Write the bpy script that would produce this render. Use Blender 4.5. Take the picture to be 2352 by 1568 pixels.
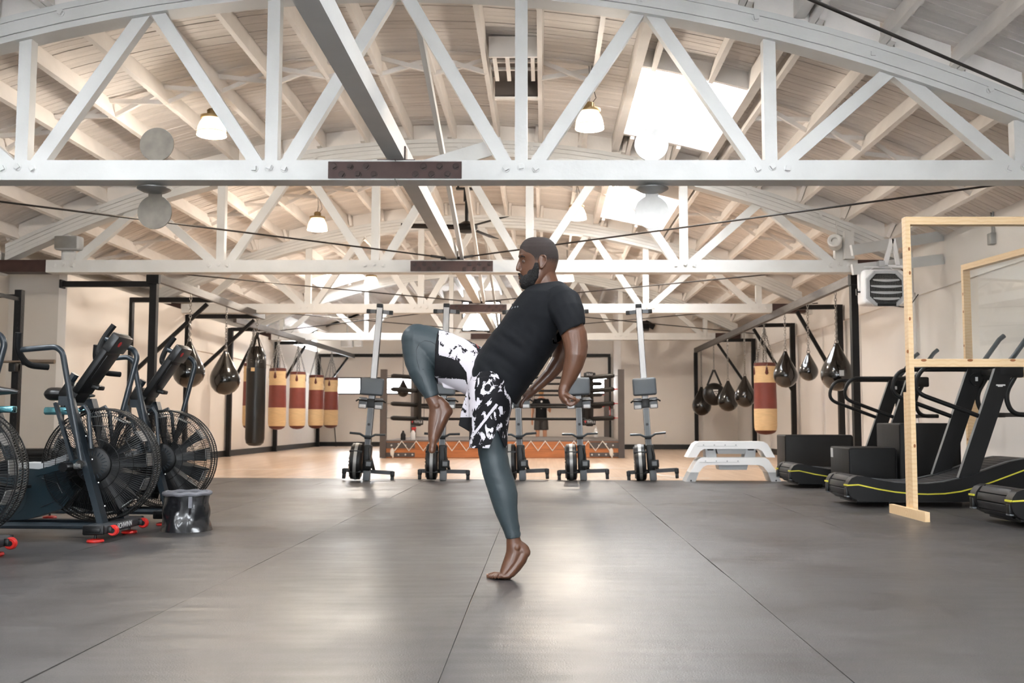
import bpy, bmesh, math, random
from mathutils import Vector, Matrix, Euler
import numpy as np

for _o in list(bpy.data.objects):
    bpy.data.objects.remove(_o, do_unlink=True)
SC = bpy.context.scene
COL = SC.collection
random.seed(7)

# ---------------------------------------------------------------- camera
F, VX, HZ, CY, CAMH = 2350.0, 1248.0, 967.0, 784.0, 0.78
PITCH = math.atan((HZ - CY) / F)
_cd = bpy.data.cameras.new('camera')
_cd.sensor_fit = 'HORIZONTAL'
_cd.sensor_width = 36.0
_cd.lens = 36.0 * F / 2352.0
_cd.shift_x = -(VX - 1176.0) / 2352.0
_cd.clip_start = 0.05
_cd.clip_end = 200
_cd.dof.use_dof = True
_cd.dof.focus_distance = 5.2
_cd.dof.aperture_fstop = 5.6
CAM = bpy.data.objects.new('camera', _cd)
COL.objects.link(CAM)
CAM.location = (0, 0, CAMH)
CAM.rotation_euler = (math.pi / 2 + PITCH, 0, 0)
SC.camera = CAM

# ---------------------------------------------------------------- sky, exposure
W = bpy.data.worlds.new('sky')
SC.world = W
W.use_nodes = True
_bg = W.node_tree.nodes['Background']
_bg.inputs['Color'].default_value = (0.90, 0.95, 1.0, 1)
_bg.inputs['Strength'].default_value = 11.0
SC.view_settings.view_transform = 'Standard'
SC.view_settings.look = 'None'
SC.view_settings.exposure = 1.22
SC.view_settings.gamma = 1.0
SC.view_settings.use_curve_mapping = False
try:
    SC.cycles.use_denoising = True
    SC.cycles.max_bounces = 5
    SC.cycles.diffuse_bounces = 4
    SC.cycles.glossy_bounces = 3
    SC.cycles.transparent_max_bounces = 12
    SC.cycles.use_adaptive_sampling = True
    SC.cycles.adaptive_threshold = .2
    SC.cycles.adaptive_min_samples = 16
    SC.cycles.sample_clamp_indirect = 6.0
    SC.cycles.caustics_reflective = False
    SC.cycles.caustics_refractive = False
except Exception:
    pass


def portal(name, loc, rot, sx, sy):
    """Cycles light portal: helps to sample the sky through a real opening, gives no light of its own."""
    l = bpy.data.lights.new(name, 'AREA')
    l.shape = 'RECTANGLE'
    l.size = sx
    l.size_y = sy
    l.cycles.is_portal = True
    o = bpy.data.objects.new(name, l)
    COL.objects.link(o)
    o.location = loc
    o.rotation_euler = rot
    o['kind'] = 'helper'
    return o


XC = -1.29                       # building centre line
def zlow(x):                     # underside of the top chords
    return 4.546 - .0381 * (x - XC) ** 2
def zdeck(x):                    # underside of the roof boards
    return zlow(x) + .465
SKY = [(1.06, 2.23, 10.85, 13.4), (1.06, 2.23, 16.4, 19.0), (-5.56, -4.5, 24.1, 26.0),
       (1.06, 2.23, 4.6, 7.1), (-4.8, -3.65, 4.6, 7.1), (1.06, 2.23, -1.2, 1.6), (-4.8, -3.65, -1.2, 1.6), (-2.0, -.75, -1.2, 1.6),  # unseen skylights, added to brighten the near floor and roof undersides
       (1.06, 2.23, -5.3, -2.7), (-4.8, -3.65, -5.3, -2.7)]  # unseen as well, added behind the camera for more light
YT = [3.25, 8.757, 14.285, 19.68, 26.26]      # truss planes
XL, XR, YF, YB = -7.85, 5.47, -6.0, 32.4
for _i, (_a, _b, _c, _d) in enumerate(SKY):
    _m = (_a + _b) / 2
    _sl = math.atan(-.0762 * (_m - XC))
    portal('skylight_portal', (_m, (_c + _d) / 2, zdeck(_m) + .25), (0, -_sl, 0), _b - _a, _d - _c)
portal('door_portal', (-3.25, YF - .05, 1.25), (-math.pi / 2, 0, 0), 2.5, 2.5)
portal('door_portal', (1.75, YF - .05, 1.25), (-math.pi / 2, 0, 0), 2.5, 2.5)
portal('gable_portal', (-1.97, YB + .1, 4.1), (math.pi / 2, 0, 0), 1.2, .9)

# ---------------------------------------------------------------- helpers
def lin(c):
    out = []
    for v in c[:3]:
        v = v / 255.0
        out.append(v / 12.92 if v <= .04045 else ((v + .055) / 1.055) ** 2.4)
    return tuple(out) + (1.0,)


def MAT(name, col, rough=.5, metal=0.0, var=0.0, vscale=4.0, bump=0.0, bscale=60.0, stretch=(1, 1, 1), coat=0.0, emit=None, estr=0.0, rnd=0.0, spec=.5, rvar=0.0):
    m = bpy.data.materials.new(name)
    m.use_nodes = True
    nt = m.node_tree
    b = nt.nodes['Principled BSDF']
    b.inputs['Roughness'].default_value = rough
    b.inputs['Metallic'].default_value = metal
    b.inputs['Specular IOR Level'].default_value = spec
    if coat:
        b.inputs['Coat Weight'].default_value = coat
        b.inputs['Coat Roughness'].default_value = .1
    c = lin(col)
    b.inputs['Base Color'].default_value = c
    if emit:
        b.inputs['Emission Color'].default_value = lin(emit)
        b.inputs['Emission Strength'].default_value = estr
    if var or bump or rnd or rvar:
        tc = nt.nodes.new('ShaderNodeTexCoord')
        mp = nt.nodes.new('ShaderNodeMapping')
        mp.inputs['Scale'].default_value = stretch
        nt.links.new(tc.outputs['Object'], mp.inputs['Vector'])
    last = None
    if var or rvar:
        n = nt.nodes.new('ShaderNodeTexNoise')
        n.inputs['Scale'].default_value = vscale
        n.inputs['Detail'].default_value = 6
        nt.links.new(mp.outputs['Vector'], n.inputs['Vector'])
        if var:
            r = nt.nodes.new('ShaderNodeMapRange')
            r.inputs['From Min'].default_value = .3
            r.inputs['From Max'].default_value = .7
            r.inputs['To Min'].default_value = 1 - var
            r.inputs['To Max'].default_value = 1 + var * .5
            nt.links.new(n.outputs['Fac'], r.inputs['Value'])
            last = r.outputs['Result']
        if rvar:
            r2 = nt.nodes.new('ShaderNodeMapRange')
            r2.inputs['From Min'].default_value = .3
            r2.inputs['From Max'].default_value = .7
            r2.inputs['To Min'].default_value = max(.03, rough - rvar)
            r2.inputs['To Max'].default_value = min(1, rough + rvar)
            nt.links.new(n.outputs['Fac'], r2.inputs['Value'])
            nt.links.new(r2.outputs['Result'], b.inputs['Roughness'])
    if rnd:
        oi = nt.nodes.new('ShaderNodeObjectInfo')
        r = nt.nodes.new('ShaderNodeMapRange')
        r.inputs['To Min'].default_value = 1 - rnd
        r.inputs['To Max'].default_value = 1 + rnd * .3
        nt.links.new(oi.outputs['Random'], r.inputs['Value'])
        if last is not None:
            mu = nt.nodes.new('ShaderNodeMath')
            mu.operation = 'MULTIPLY'
            nt.links.new(last, mu.inputs[0])
            nt.links.new(r.outputs['Result'], mu.inputs[1])
            last = mu.outputs[0]
        else:
            last = r.outputs['Result']
    if last is not None:
        mx = nt.nodes.new('ShaderNodeVectorMath')
        mx.operation = 'SCALE'
        mx.inputs[0].default_value = c[:3]
        nt.links.new(last, mx.inputs['Scale'])
        nt.links.new(mx.outputs['Vector'], b.inputs['Base Color'])
    if bump:
        n2 = nt.nodes.new('ShaderNodeTexNoise')
        n2.inputs['Scale'].default_value = bscale
        n2.inputs['Detail'].default_value = 4
        nt.links.new(mp.outputs['Vector'], n2.inputs['Vector'])
        bp = nt.nodes.new('ShaderNodeBump')
        bp.inputs['Strength'].default_value = bump
        bp.inputs['Distance'].default_value = .01
        nt.links.new(n2.outputs['Fac'], bp.inputs['Height'])
        nt.links.new(bp.outputs['Normal'], b.inputs['Normal'])
    return m


def V(*a):
    return Vector(a[0]) if len(a) == 1 else Vector(a)


class MB:
    def __init__(s):
        s.v = []
        s.f = []

    def add(s, vs, fs):
        n = len(s.v)
        s.v.extend([tuple(p) for p in vs])
        s.f.extend([tuple(i + n for i in f) for f in fs])
        return s

    def box(s, c, size, R=None):
        hx, hy, hz = size[0] / 2, size[1] / 2, size[2] / 2
        vs = [Vector((x * hx, y * hy, z * hz)) for x in (-1, 1) for y in (-1, 1) for z in (-1, 1)]
        if R is not None:
            vs = [R @ p for p in vs]
        c = Vector(c)
        return s.add([p + c for p in vs], [(0, 1, 3, 2), (4, 6, 7, 5), (0, 4, 5, 1), (2, 3, 7, 6), (0, 2, 6, 4), (1, 5, 7, 3)])

    def b2(s, lo, hi):
        return s.box([(a + b) / 2 for a, b in zip(lo, hi)], [abs(b - a) for a, b in zip(lo, hi)])

    def rbox(s, c, size, r=.01, R=None, seg=2):
        bm = bmesh.new()
        bmesh.ops.create_cube(bm, size=1)
        bmesh.ops.scale(bm, vec=size, verts=bm.verts)
        bmesh.ops.bevel(bm, geom=list(bm.edges), offset=min(r, min(size) * .49), segments=seg, profile=.5, affect='EDGES')
        c = Vector(c)
        vs = [(R @ p.co if R is not None else p.co) + c for p in bm.verts]
        bm.verts.index_update()
        fs = [tuple(v.index for v in f.verts) for f in bm.faces]
        bm.free()
        return s.add(vs, fs)

    def beam(s, p0, p1, w, h, up=(0, 0, 1), r=0):
        p0, p1 = Vector(p0), Vector(p1)
        d = p1 - p0
        L = d.length
        x = d.normalized()
        y = Vector(up).cross(x)
        if y.length < 1e-5:
            y = Vector((0, 1, 0)).cross(x)
        y.normalize()
        z = x.cross(y)
        R = Matrix((x, y, z)).transposed()
        if r:
            return s.rbox((p0 + p1) / 2, (L, w, h), r, R)
        return s.box((p0 + p1) / 2, (L, w, h), R)

    def ring_loft(s, rings, cap=True, closed=True):
        n = len(rings[0])
        base = len(s.v)
        for r in rings:
            s.v.extend([tuple(p) for p in r])
        for i in range(len(rings) - 1):
            a, b = base + i * n, base + (i + 1) * n
            for j in range(n if closed else n - 1):
                k = (j + 1) % n
                s.f.append((a + j, a + k, b + k, b + j))
        if cap:
            s.f.append(tuple(base + j for j in reversed(range(n))))
            e = base + (len(rings) - 1) * n
            s.f.append(tuple(e + j for j in range(n)))
        return s

    def tube(s, pts, r, n=8, cap=True, closed=False, flat=1.0):
        P = [Vector(p) for p in pts]
        m = len(P)
        rs = r if isinstance(r, (list, tuple)) else [r] * m
        T = []
        for i in range(m):
            if closed:
                d = P[(i + 1) % m] - P[i - 1]
            else:
                d = P[min(i + 1, m - 1)] - P[max(i - 1, 0)]
            T.append(d.normalized())
        up = Vector((0, 0, 1)) if abs(T[0].z) < .9 else Vector((0, 1, 0))
        N = (up - T[0] * up.dot(T[0])).normalized()
        rings = []
        for i in range(m):
            N = (N - T[i] * N.dot(T[i]))
            N.normalize()
            B = T[i].cross(N)
            rings.append([P[i] + (N * math.cos(2 * math.pi * k / n) * flat + B * math.sin(2 * math.pi * k / n)) * rs[i] for k in range(n)])
        if closed:
            rings.append(rings[0])
            return s.ring_loft(rings, cap=False)
        return s.ring_loft(rings, cap=cap)

    def cyl(s, p0, p1, r, n=12, r2=None):
        return s.tube([p0, p1], [r, r if r2 is None else r2], n)

    def lathe(s, prof, n=20, c=(0, 0, 0), R=None, cap=True):
        c = Vector(c)
        rings = []
        for r, z in prof:
            ring = [Vector((max(r, 1e-4) * math.cos(2 * math.pi * k / n), max(r, 1e-4) * math.sin(2 * math.pi * k / n), z)) for k in range(n)]
            rings.append([(R @ p if R is not None else p) + c for p in ring])
        return s.ring_loft(rings, cap=cap)

    def ball(s, c, rad, n=14, m=9, R=None):
        if not isinstance(rad, (tuple, list)):
            rad = (rad,) * 3
        c = Vector(c)
        rings = []
        for i in range(m + 1):
            a = -math.pi / 2 + math.pi * i / m
            rr = max(math.cos(a), .01)
            ring = [Vector((rad[0] * rr * math.cos(2 * math.pi * k / n), rad[1] * rr * math.sin(2 * math.pi * k / n), rad[2] * math.sin(a))) for k in range(n)]
            rings.append([(R @ p if R is not None else p) + c for p in ring])
        return s.ring_loft(rings)

    def prism(s, poly, ax, c0, c1):
        """poly of (a,b) extruded along ax: 'y' -> (x,z), 'x' -> (y,z), 'z' -> (x,y)"""
        def mk(p, c):
            if ax == 'y':
                return (p[0], c, p[1])
            if ax == 'x':
                return (c, p[0], p[1])
            return (p[0], p[1], c)
        return s.ring_loft([[mk(p, c0) for p in poly], [mk(p, c1) for p in poly]])

    def torus(s, c, R_, r, ax=(0, 0, 1), n=24, m=6):
        ax = Vector(ax).normalized()
        q = Vector((0, 0, 1)).rotation_difference(ax)
        pts = [Vector(c) + q @ Vector((R_ * math.cos(2 * math.pi * k / n), R_ * math.sin(2 * math.pi * k / n), 0)) for k in range(n)]
        return s.tube(pts, r, m, closed=True)

    def mesh(s, name, ang=35):
        me = bpy.data.meshes.new(name)
        me.from_pydata(s.v, [], s.f)
        me.validate(verbose=False)
        bm = bmesh.new()
        bm.from_mesh(me)
        bmesh.ops.recalc_face_normals(bm, faces=bm.faces)
        bm.to_mesh(me)
        bm.free()
        if ang:
            me.polygons.foreach_set('use_smooth', [True] * len(me.polygons))
            me.set_sharp_from_angle(angle=math.radians(ang))
        return me

    def build(s, name, mat, parent=None, loc=(0, 0, 0), rot=(0, 0, 0), ang=35):
        return obj(name, s.mesh(name, ang), mat, parent, loc, rot)


def obj(name, me, mat, parent=None, loc=(0, 0, 0), rot=(0, 0, 0)):
    if mat is not None and len(me.materials) == 0:
        me.materials.append(mat)
    o = bpy.data.objects.new(name, me)
    COL.objects.link(o)
    o.location = loc
    o.rotation_euler = rot
    if parent is not None:
        o.parent = parent
    return o


def tag(o, label, cat, group=None, kind=None):
    o['label'] = label
    o['category'] = cat
    if group:
        o['group'] = group
    if kind:
        o['kind'] = kind
    return o


def thing(name, label, cat, loc=(0, 0, 0), rz=0.0, group=None):
    o = bpy.data.objects.new(name, None)
    o.empty_display_size = .1
    COL.objects.link(o)
    o.location = loc
    o.rotation_euler = (0, 0, rz)
    return tag(o, label, cat, group)


def struct(o):
    o['kind'] = 'structure'
    return o


def copy_tree(root, loc, rz=None, label=None, skip=()):
    r = root.copy()
    COL.objects.link(r)
    r.location = loc
    if rz is not None:
        r.rotation_euler = (0, 0, rz)
    if label:
        r['label'] = label
    for ch in list(root.children):
        c = ch.copy()
        COL.objects.link(c)
        c.parent = r
        for g in list(ch.children):
            d = g.copy()
            COL.objects.link(d)
            d.parent = c
    return r


def ray(u, v):
    x = (u - VX) / F
    y = (CY - v) / F
    return x, math.cos(PITCH) - y * math.sin(PITCH), math.sin(PITCH) + y * math.cos(PITCH)


def AT(u, v, Y):
    x, a, b = ray(u, v)
    t = Y / a
    return Vector((x * t, Y, CAMH + b * t))


def arc(c, r, a0, a1, n, plane='xz', o=0.0):
    out = []
    for i in range(n + 1):
        a = math.radians(a0 + (a1 - a0) * i / n)
        p, q = c[0] + r * math.cos(a), c[1] + r * math.sin(a)
        out.append((p, o, q) if plane == 'xz' else ((o, p, q) if plane == 'yz' else (p, q, o)))
    return out


def fillet(pts, r, n=5):
    """round the inner corners of a polyline"""
    P = [Vector(p) for p in pts]
    out = [P[0]]
    for i in range(1, len(P) - 1):
        a, b, c = P[i - 1], P[i], P[i + 1]
        d0, d1 = (a - b), (c - b)
        rr = min(r, d0.length * .49, d1.length * .49)
        p0, p1 = b + d0.normalized() * rr, b + d1.normalized() * rr
        for k in range(n + 1):
            t = k / n
            out.append(p0 * (1 - t) ** 2 + b * 2 * t * (1 - t) + p1 * t ** 2)
    out.append(P[-1])
    return out


def textobj(name, txt, size, mat, parent, loc, rot, align='CENTER', depth=.0008):
    cu = bpy.data.curves.new(name, 'FONT')
    cu.body = txt
    cu.size = size
    cu.align_x = align
    cu.align_y = 'CENTER'
    cu.extrude = depth
    o = bpy.data.objects.new(name, cu)
    COL.objects.link(o)
    bpy.context.view_layer.update()
    me = bpy.data.meshes.new_from_object(o)
    bpy.data.objects.remove(o)
    me.name = name
    me.materials.clear()
    return obj(name, me, mat, parent, loc, rot)


# ---------------------------------------------------------------- materials
M = {}
M['white'] = MAT('white_paint', (208, 208, 206), .55, var=.06, vscale=3, bump=.15, bscale=25)
M['deck'] = MAT('deck_paint', (232, 226, 221), .65, var=.07, vscale=2.5, stretch=(.6, 6, 6), bump=.4, bscale=30, rnd=.10)
M['purlin'] = MAT('purlin_paint', (231, 226, 221), .6, var=.08, vscale=3, bump=.2, bscale=30, rnd=.05)
M['wall'] = MAT('wall_paint', (232, 226, 219), .7, var=.04, vscale=.7, bump=.05, bscale=8)
M['wallw'] = MAT('wall_paint_white', (224, 221, 218), .65, var=.03, vscale=.8, bump=.05, bscale=8)
M['wallg'] = MAT('wall_paint_grey', (200, 193, 184), .7, var=.04, vscale=.8)
M['black'] = MAT('black_satin', (14, 14, 15), .4, spec=.3)
M['blackm'] = MAT('black_matte', (18, 18, 19), .65, spec=.25, var=.1, vscale=8)
M['base'] = MAT('baseboard_black', (24, 23, 22), .5)
M['rig'] = MAT('rig_black_steel', (16, 15, 15), .5, spec=.3, var=.15, vscale=4)
M['beamsteel'] = MAT('rig_worn_steel', (86, 80, 76), .45, metal=.35, var=.3, vscale=6, stretch=(4, .6, 4))
M['rust'] = MAT('brown_steel_plate', (66, 46, 42), .5, metal=.3, var=.25, vscale=6)
M['rustbolt'] = MAT('brown_bolt', (52, 38, 34), .45, metal=.4)
M['chrome'] = MAT('chrome', (205, 205, 205), .2, metal=1)
M['chain'] = MAT('chain_steel', (150, 148, 145), .35, metal=.9)
M['alu'] = MAT('aluminium', (200, 200, 200), .35, metal=.85, var=.06, vscale=10)
M['galv'] = MAT('galvanised', (150, 150, 148), .45, metal=.6, var=.15, vscale=7)
M['glossbag'] = MAT('black_vinyl_gloss', (14, 13, 12), .16, coat=.6, var=.2, vscale=6, bump=.12, bscale=9)
M['mattebag'] = MAT('black_vinyl', (24, 23, 22), .38, bump=.15, bscale=12)
M['cream'] = MAT('cream_leather', (220, 188, 142), .55, var=.1, vscale=6, bump=.25, bscale=10, stretch=(1, 1, 5))
M['redl'] = MAT('red_leather', (126, 60, 50), .5, var=.14, vscale=5, bump=.2, bscale=14)
M['redd'] = MAT('dark_red_leather', (92, 40, 30), .5)
M['red'] = MAT('red_plastic', (205, 40, 34), .4)
M['pine'] = MAT('pine_wood', (226, 192, 148), .55, var=.10, vscale=5, stretch=(1.2, 1.2, 1.2), bump=.1, bscale=40)
M['knot'] = MAT('pine_knot', (150, 92, 50), .6)
M['slate'] = MAT('slate_paint', (34, 43, 50), .35, coat=.15)
M['teal'] = MAT('teal_plastic', (12, 34, 43), .4, coat=.15)
M['dark'] = MAT('dark_plastic', (13, 14, 15), .42, spec=.35)
M['grey'] = MAT('grey_plastic', (92, 96, 100), .45)
M['lgrey'] = MAT('light_grey_plastic', (178, 180, 182), .5)
M['wplas'] = MAT('white_plastic', (236, 236, 236), .4)
M['yellow'] = MAT('yellow_stripe', (206, 200, 60), .45)
M['ink'] = MAT('white_print', (225, 225, 225), .5)
M['inkr'] = MAT('red_print', (190, 40, 40), .5)
M['inkd'] = MAT('dark_print', (30, 30, 30), .5)
M['pad'] = MAT('black_nylon', (20, 20, 20), .55, spec=.3, var=.15, vscale=5, bump=.3, bscale=6)
M['seat'] = MAT('seat_pad', (66, 72, 78), .42)
M['rope'] = MAT('white_rope', (228, 222, 212), .8)
M['ringwood'] = MAT('ring_wood', (190, 116, 62), .5, var=.22, vscale=4, stretch=(.6, 5, 5))
M['ringpost'] = MAT('ring_post', (84, 76, 72), .55, var=.1, vscale=5)
M['canvas'] = MAT('ring_canvas', (112, 104, 100), .75, var=.1, vscale=4)
M['cable'] = MAT('dark_cable', (48, 44, 42), .45, metal=.5)
M['lampmetal'] = MAT('lamp_metal', (150, 128, 92), .4, metal=.7)
M['bucket'] = MAT('bucket_vinyl', (24, 25, 28), .25, coat=.5, bump=.5, bscale=9)

# ---------------------------------------------------------------- rubber and timber floor
def floor_mats():
    # sprung timber floor
    m = bpy.data.materials.new('timber_floor')
    m.use_nodes = True
    nt = m.node_tree
    b = nt.nodes['Principled BSDF']
    tc = nt.nodes.new('ShaderNodeTexCoord')
    br = nt.nodes.new('ShaderNodeTexBrick')
    mp = nt.nodes.new('ShaderNodeMapping')
    mp.inputs['Rotation'].default_value = (0, 0, math.pi / 2)
    br.inputs['Scale'].default_value = 1.0
    br.inputs['Brick Width'].default_value = 1.4
    br.inputs['Row Height'].default_value = .06
    br.inputs['Mortar Size'].default_value = .0008
    br.inputs['Color1'].default_value = lin((218, 192, 168))
    br.inputs['Color2'].default_value = lin((202, 173, 147))
    br.inputs['Mortar'].default_value = lin((150, 118, 92))
    nt.links.new(tc.outputs['Object'], mp.inputs['Vector'])
    nt.links.new(mp.outputs['Vector'], br.inputs['Vector'])
    nt.links.new(br.outputs['Color'], b.inputs['Base Color'])
    b.inputs['Roughness'].default_value = .28
    M['timber'] = m
    # rubber rolls: grey with fleck, worn sheen
    m = bpy.data.materials.new('rubber_roll')
    m.use_nodes = True
    nt = m.node_tree
    b = nt.nodes['Principled BSDF']
    tc = nt.nodes.new('ShaderNodeTexCoord')
    gm = nt.nodes.new('ShaderNodeNewGeometry')
    n1 = nt.nodes.new('ShaderNodeTexNoise')
    n1.inputs['Scale'].default_value = 160
    n1.inputs['Detail'].default_value = 3
    n2 = nt.nodes.new('ShaderNodeTexNoise')
    n2.inputs['Scale'].default_value = 1.1
    n2.inputs['Detail'].default_value = 8
    n2.inputs['Roughness'].default_value = .65
    nt.links.new(gm.outputs['Position'], n1.inputs['Vector'])
    nt.links.new(gm.outputs['Position'], n2.inputs['Vector'])
    cr = nt.nodes.new('ShaderNodeValToRGB')
    cr.color_ramp.elements[0].position = .3
    cr.color_ramp.elements[0].color = lin((48, 46, 46))
    cr.color_ramp.elements[1].position = .72
    cr.color_ramp.elements[1].color = lin((84, 81, 80))
    ad = nt.nodes.new('ShaderNodeMath')
    ad.operation = 'MULTIPLY_ADD'
    ad.inputs[1].default_value = .45
    nt.links.new(n1.outputs['Fac'], ad.inputs[0])
    ml = nt.nodes.new('ShaderNodeMath')
    ml.operation = 'MULTIPLY'
    ml.inputs[1].default_value = .55
    nt.links.new(n2.outputs['Fac'], ml.inputs[0])
    nt.links.new(ml.outputs[0], ad.inputs[2])
    nt.links.new(ad.outputs[0], cr.inputs['Fac'])
    # scuffs
    n3 = nt.nodes.new('ShaderNodeTexNoise')
    n3.inputs['Scale'].default_value = 9
    n3.inputs['Detail'].default_value = 9
    n3.inputs['Roughness'].default_value = .8
    nt.links.new(gm.outputs['Position'], n3.inputs['Vector'])
    sr = nt.nodes.new('ShaderNodeMapRange')
    sr.inputs['From Min'].default_value = .68
    sr.inputs['From Max'].default_value = .78
    sr.inputs['To Max'].default_value = .35
    nt.links.new(n3.outputs['Fac'], sr.inputs['Value'])
    mx = nt.nodes.new('ShaderNodeMix')
    mx.data_type = 'RGBA'
    nt.links.new(sr.outputs['Result'], mx.inputs['Factor'])
    nt.links.new(cr.outputs['Color'], mx.inputs['A'])
    mx.inputs['B'].default_value = lin((140, 136, 132))
    nt.links.new(mx.outputs['Result'], b.inputs['Base Color'])
    rr = nt.nodes.new('ShaderNodeMapRange')
    rr.inputs['From Min'].default_value = .3
    rr.inputs['From Max'].default_value = .7
    rr.inputs['To Min'].default_value = .31
    rr.inputs['To Max'].default_value = .47
    nt.links.new(n2.outputs['Fac'], rr.inputs['Value'])
    nt.links.new(rr.outputs['Result'], b.inputs['Roughness'])
    bp = nt.nodes.new('ShaderNodeBump')
    bp.inputs['Strength'].default_value = .25
    bp.inputs['Distance'].default_value = .004
    nt.links.new(n1.outputs['Fac'], bp.inputs['Height'])
    # slow waves of the rolled rubber
    n4 = nt.nodes.new('ShaderNodeTexNoise')
    n4.inputs['Scale'].default_value = 3.0
    n4.inputs['Detail'].default_value = 1
    mp4 = nt.nodes.new('ShaderNodeMapping')
    mp4.inputs['Scale'].default_value = (.5, 2.2, 1)
    nt.links.new(gm.outputs['Position'], mp4.inputs['Vector'])
    nt.links.new(mp4.outputs['Vector'], n4.inputs['Vector'])
    bp2 = nt.nodes.new('ShaderNodeBump')
    bp2.inputs['Strength'].default_value = .5
    bp2.inputs['Distance'].default_value = .012
    nt.links.new(n4.outputs['Fac'], bp2.inputs['Height'])
    nt.links.new(bp.outputs['Normal'], bp2.inputs['Normal'])
    nt.links.new(bp2.outputs['Normal'], b.inputs['Normal'])
    b.inputs['Specular IOR Level'].default_value = .6
    M['rubber'] = m

    fl = struct(MB().b2((XL - .3, YF - .2, -.16), (XR + .3, YB + .3, -.006)).build('floor', M['timber']))
    xs = [-.315 + 1.2425 * k for k in range(-7, 6)]
    for i in range(len(xs) - 1):
        x0, x1 = max(xs[i] + .0015, XL), min(xs[i + 1] - .0015, XR)
        if x1 - x0 < .05:
            continue
        mb = MB()
        y0 = YF
        n = 34
        rng = random.Random(i)
        top = []
        for k in range(n + 1):
            t = k / n
            wl = .002 * math.sin(k * 1.3 + i) * rng.random()
            wr = .002 * math.sin(k * 1.7 + i * 2) * rng.random()
            ye = lambda x: 13.8 - .105 * x
            row = []
            for q in range(7):
                s = q / 6
                x = x0 + wl * (1 - s) + (x1 - x0 + (wr - wl) * 0) * s + wr * s
                y = y0 + (ye(x) - y0) * t
                lift = .004 * max(0, (abs(s - .5) - .38) / .12) * rng.random() if 0 < k < n else 0
                row.append((x, y, lift))
            top.append(row)
        for row in top:
            mb.v.extend(row)
        for k in range(n):
            for q in range(6):
                a = k * 7 + q
                mb.f.append((a, a + 1, a + 8, a + 7))
        # rim
        nb = len(mb.v)
        rim = [k * 7 for k in range(n + 1)] + [n * 7 + q for q in range(1, 7)] + [k * 7 + 6 for k in range(n - 1, -1, -1)] + [q for q in range(5, 0, -1)]
        for r in rim:
            p = mb.v[r]
            mb.v.append((p[0], p[1], -.0055))
        for k in range(len(rim)):
            k2 = (k + 1) % len(rim)
            mb.f.append((rim[k], rim[k2], nb + k2, nb + k))
        mb.build('rubber_mat', M['rubber'], fl)
    # painted court line on the timber
    MB().beam((1.55, 15.6, -.0055), (2.05, 14.1, -.0055), .05, .002).build('court_line', M['white'], fl)
    MB().beam((2.3, 14.3, -.0055), (-7.0, 14.9, -.0055), .045, .002).build('court_line', M['white'], fl)
    MB().beam((-6.0, 16.8, -.0055), (4.6, 17.5, -.0055), .05, .002).build('court_line', M['white'], fl)
    return fl


FLOOR = floor_mats()

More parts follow.
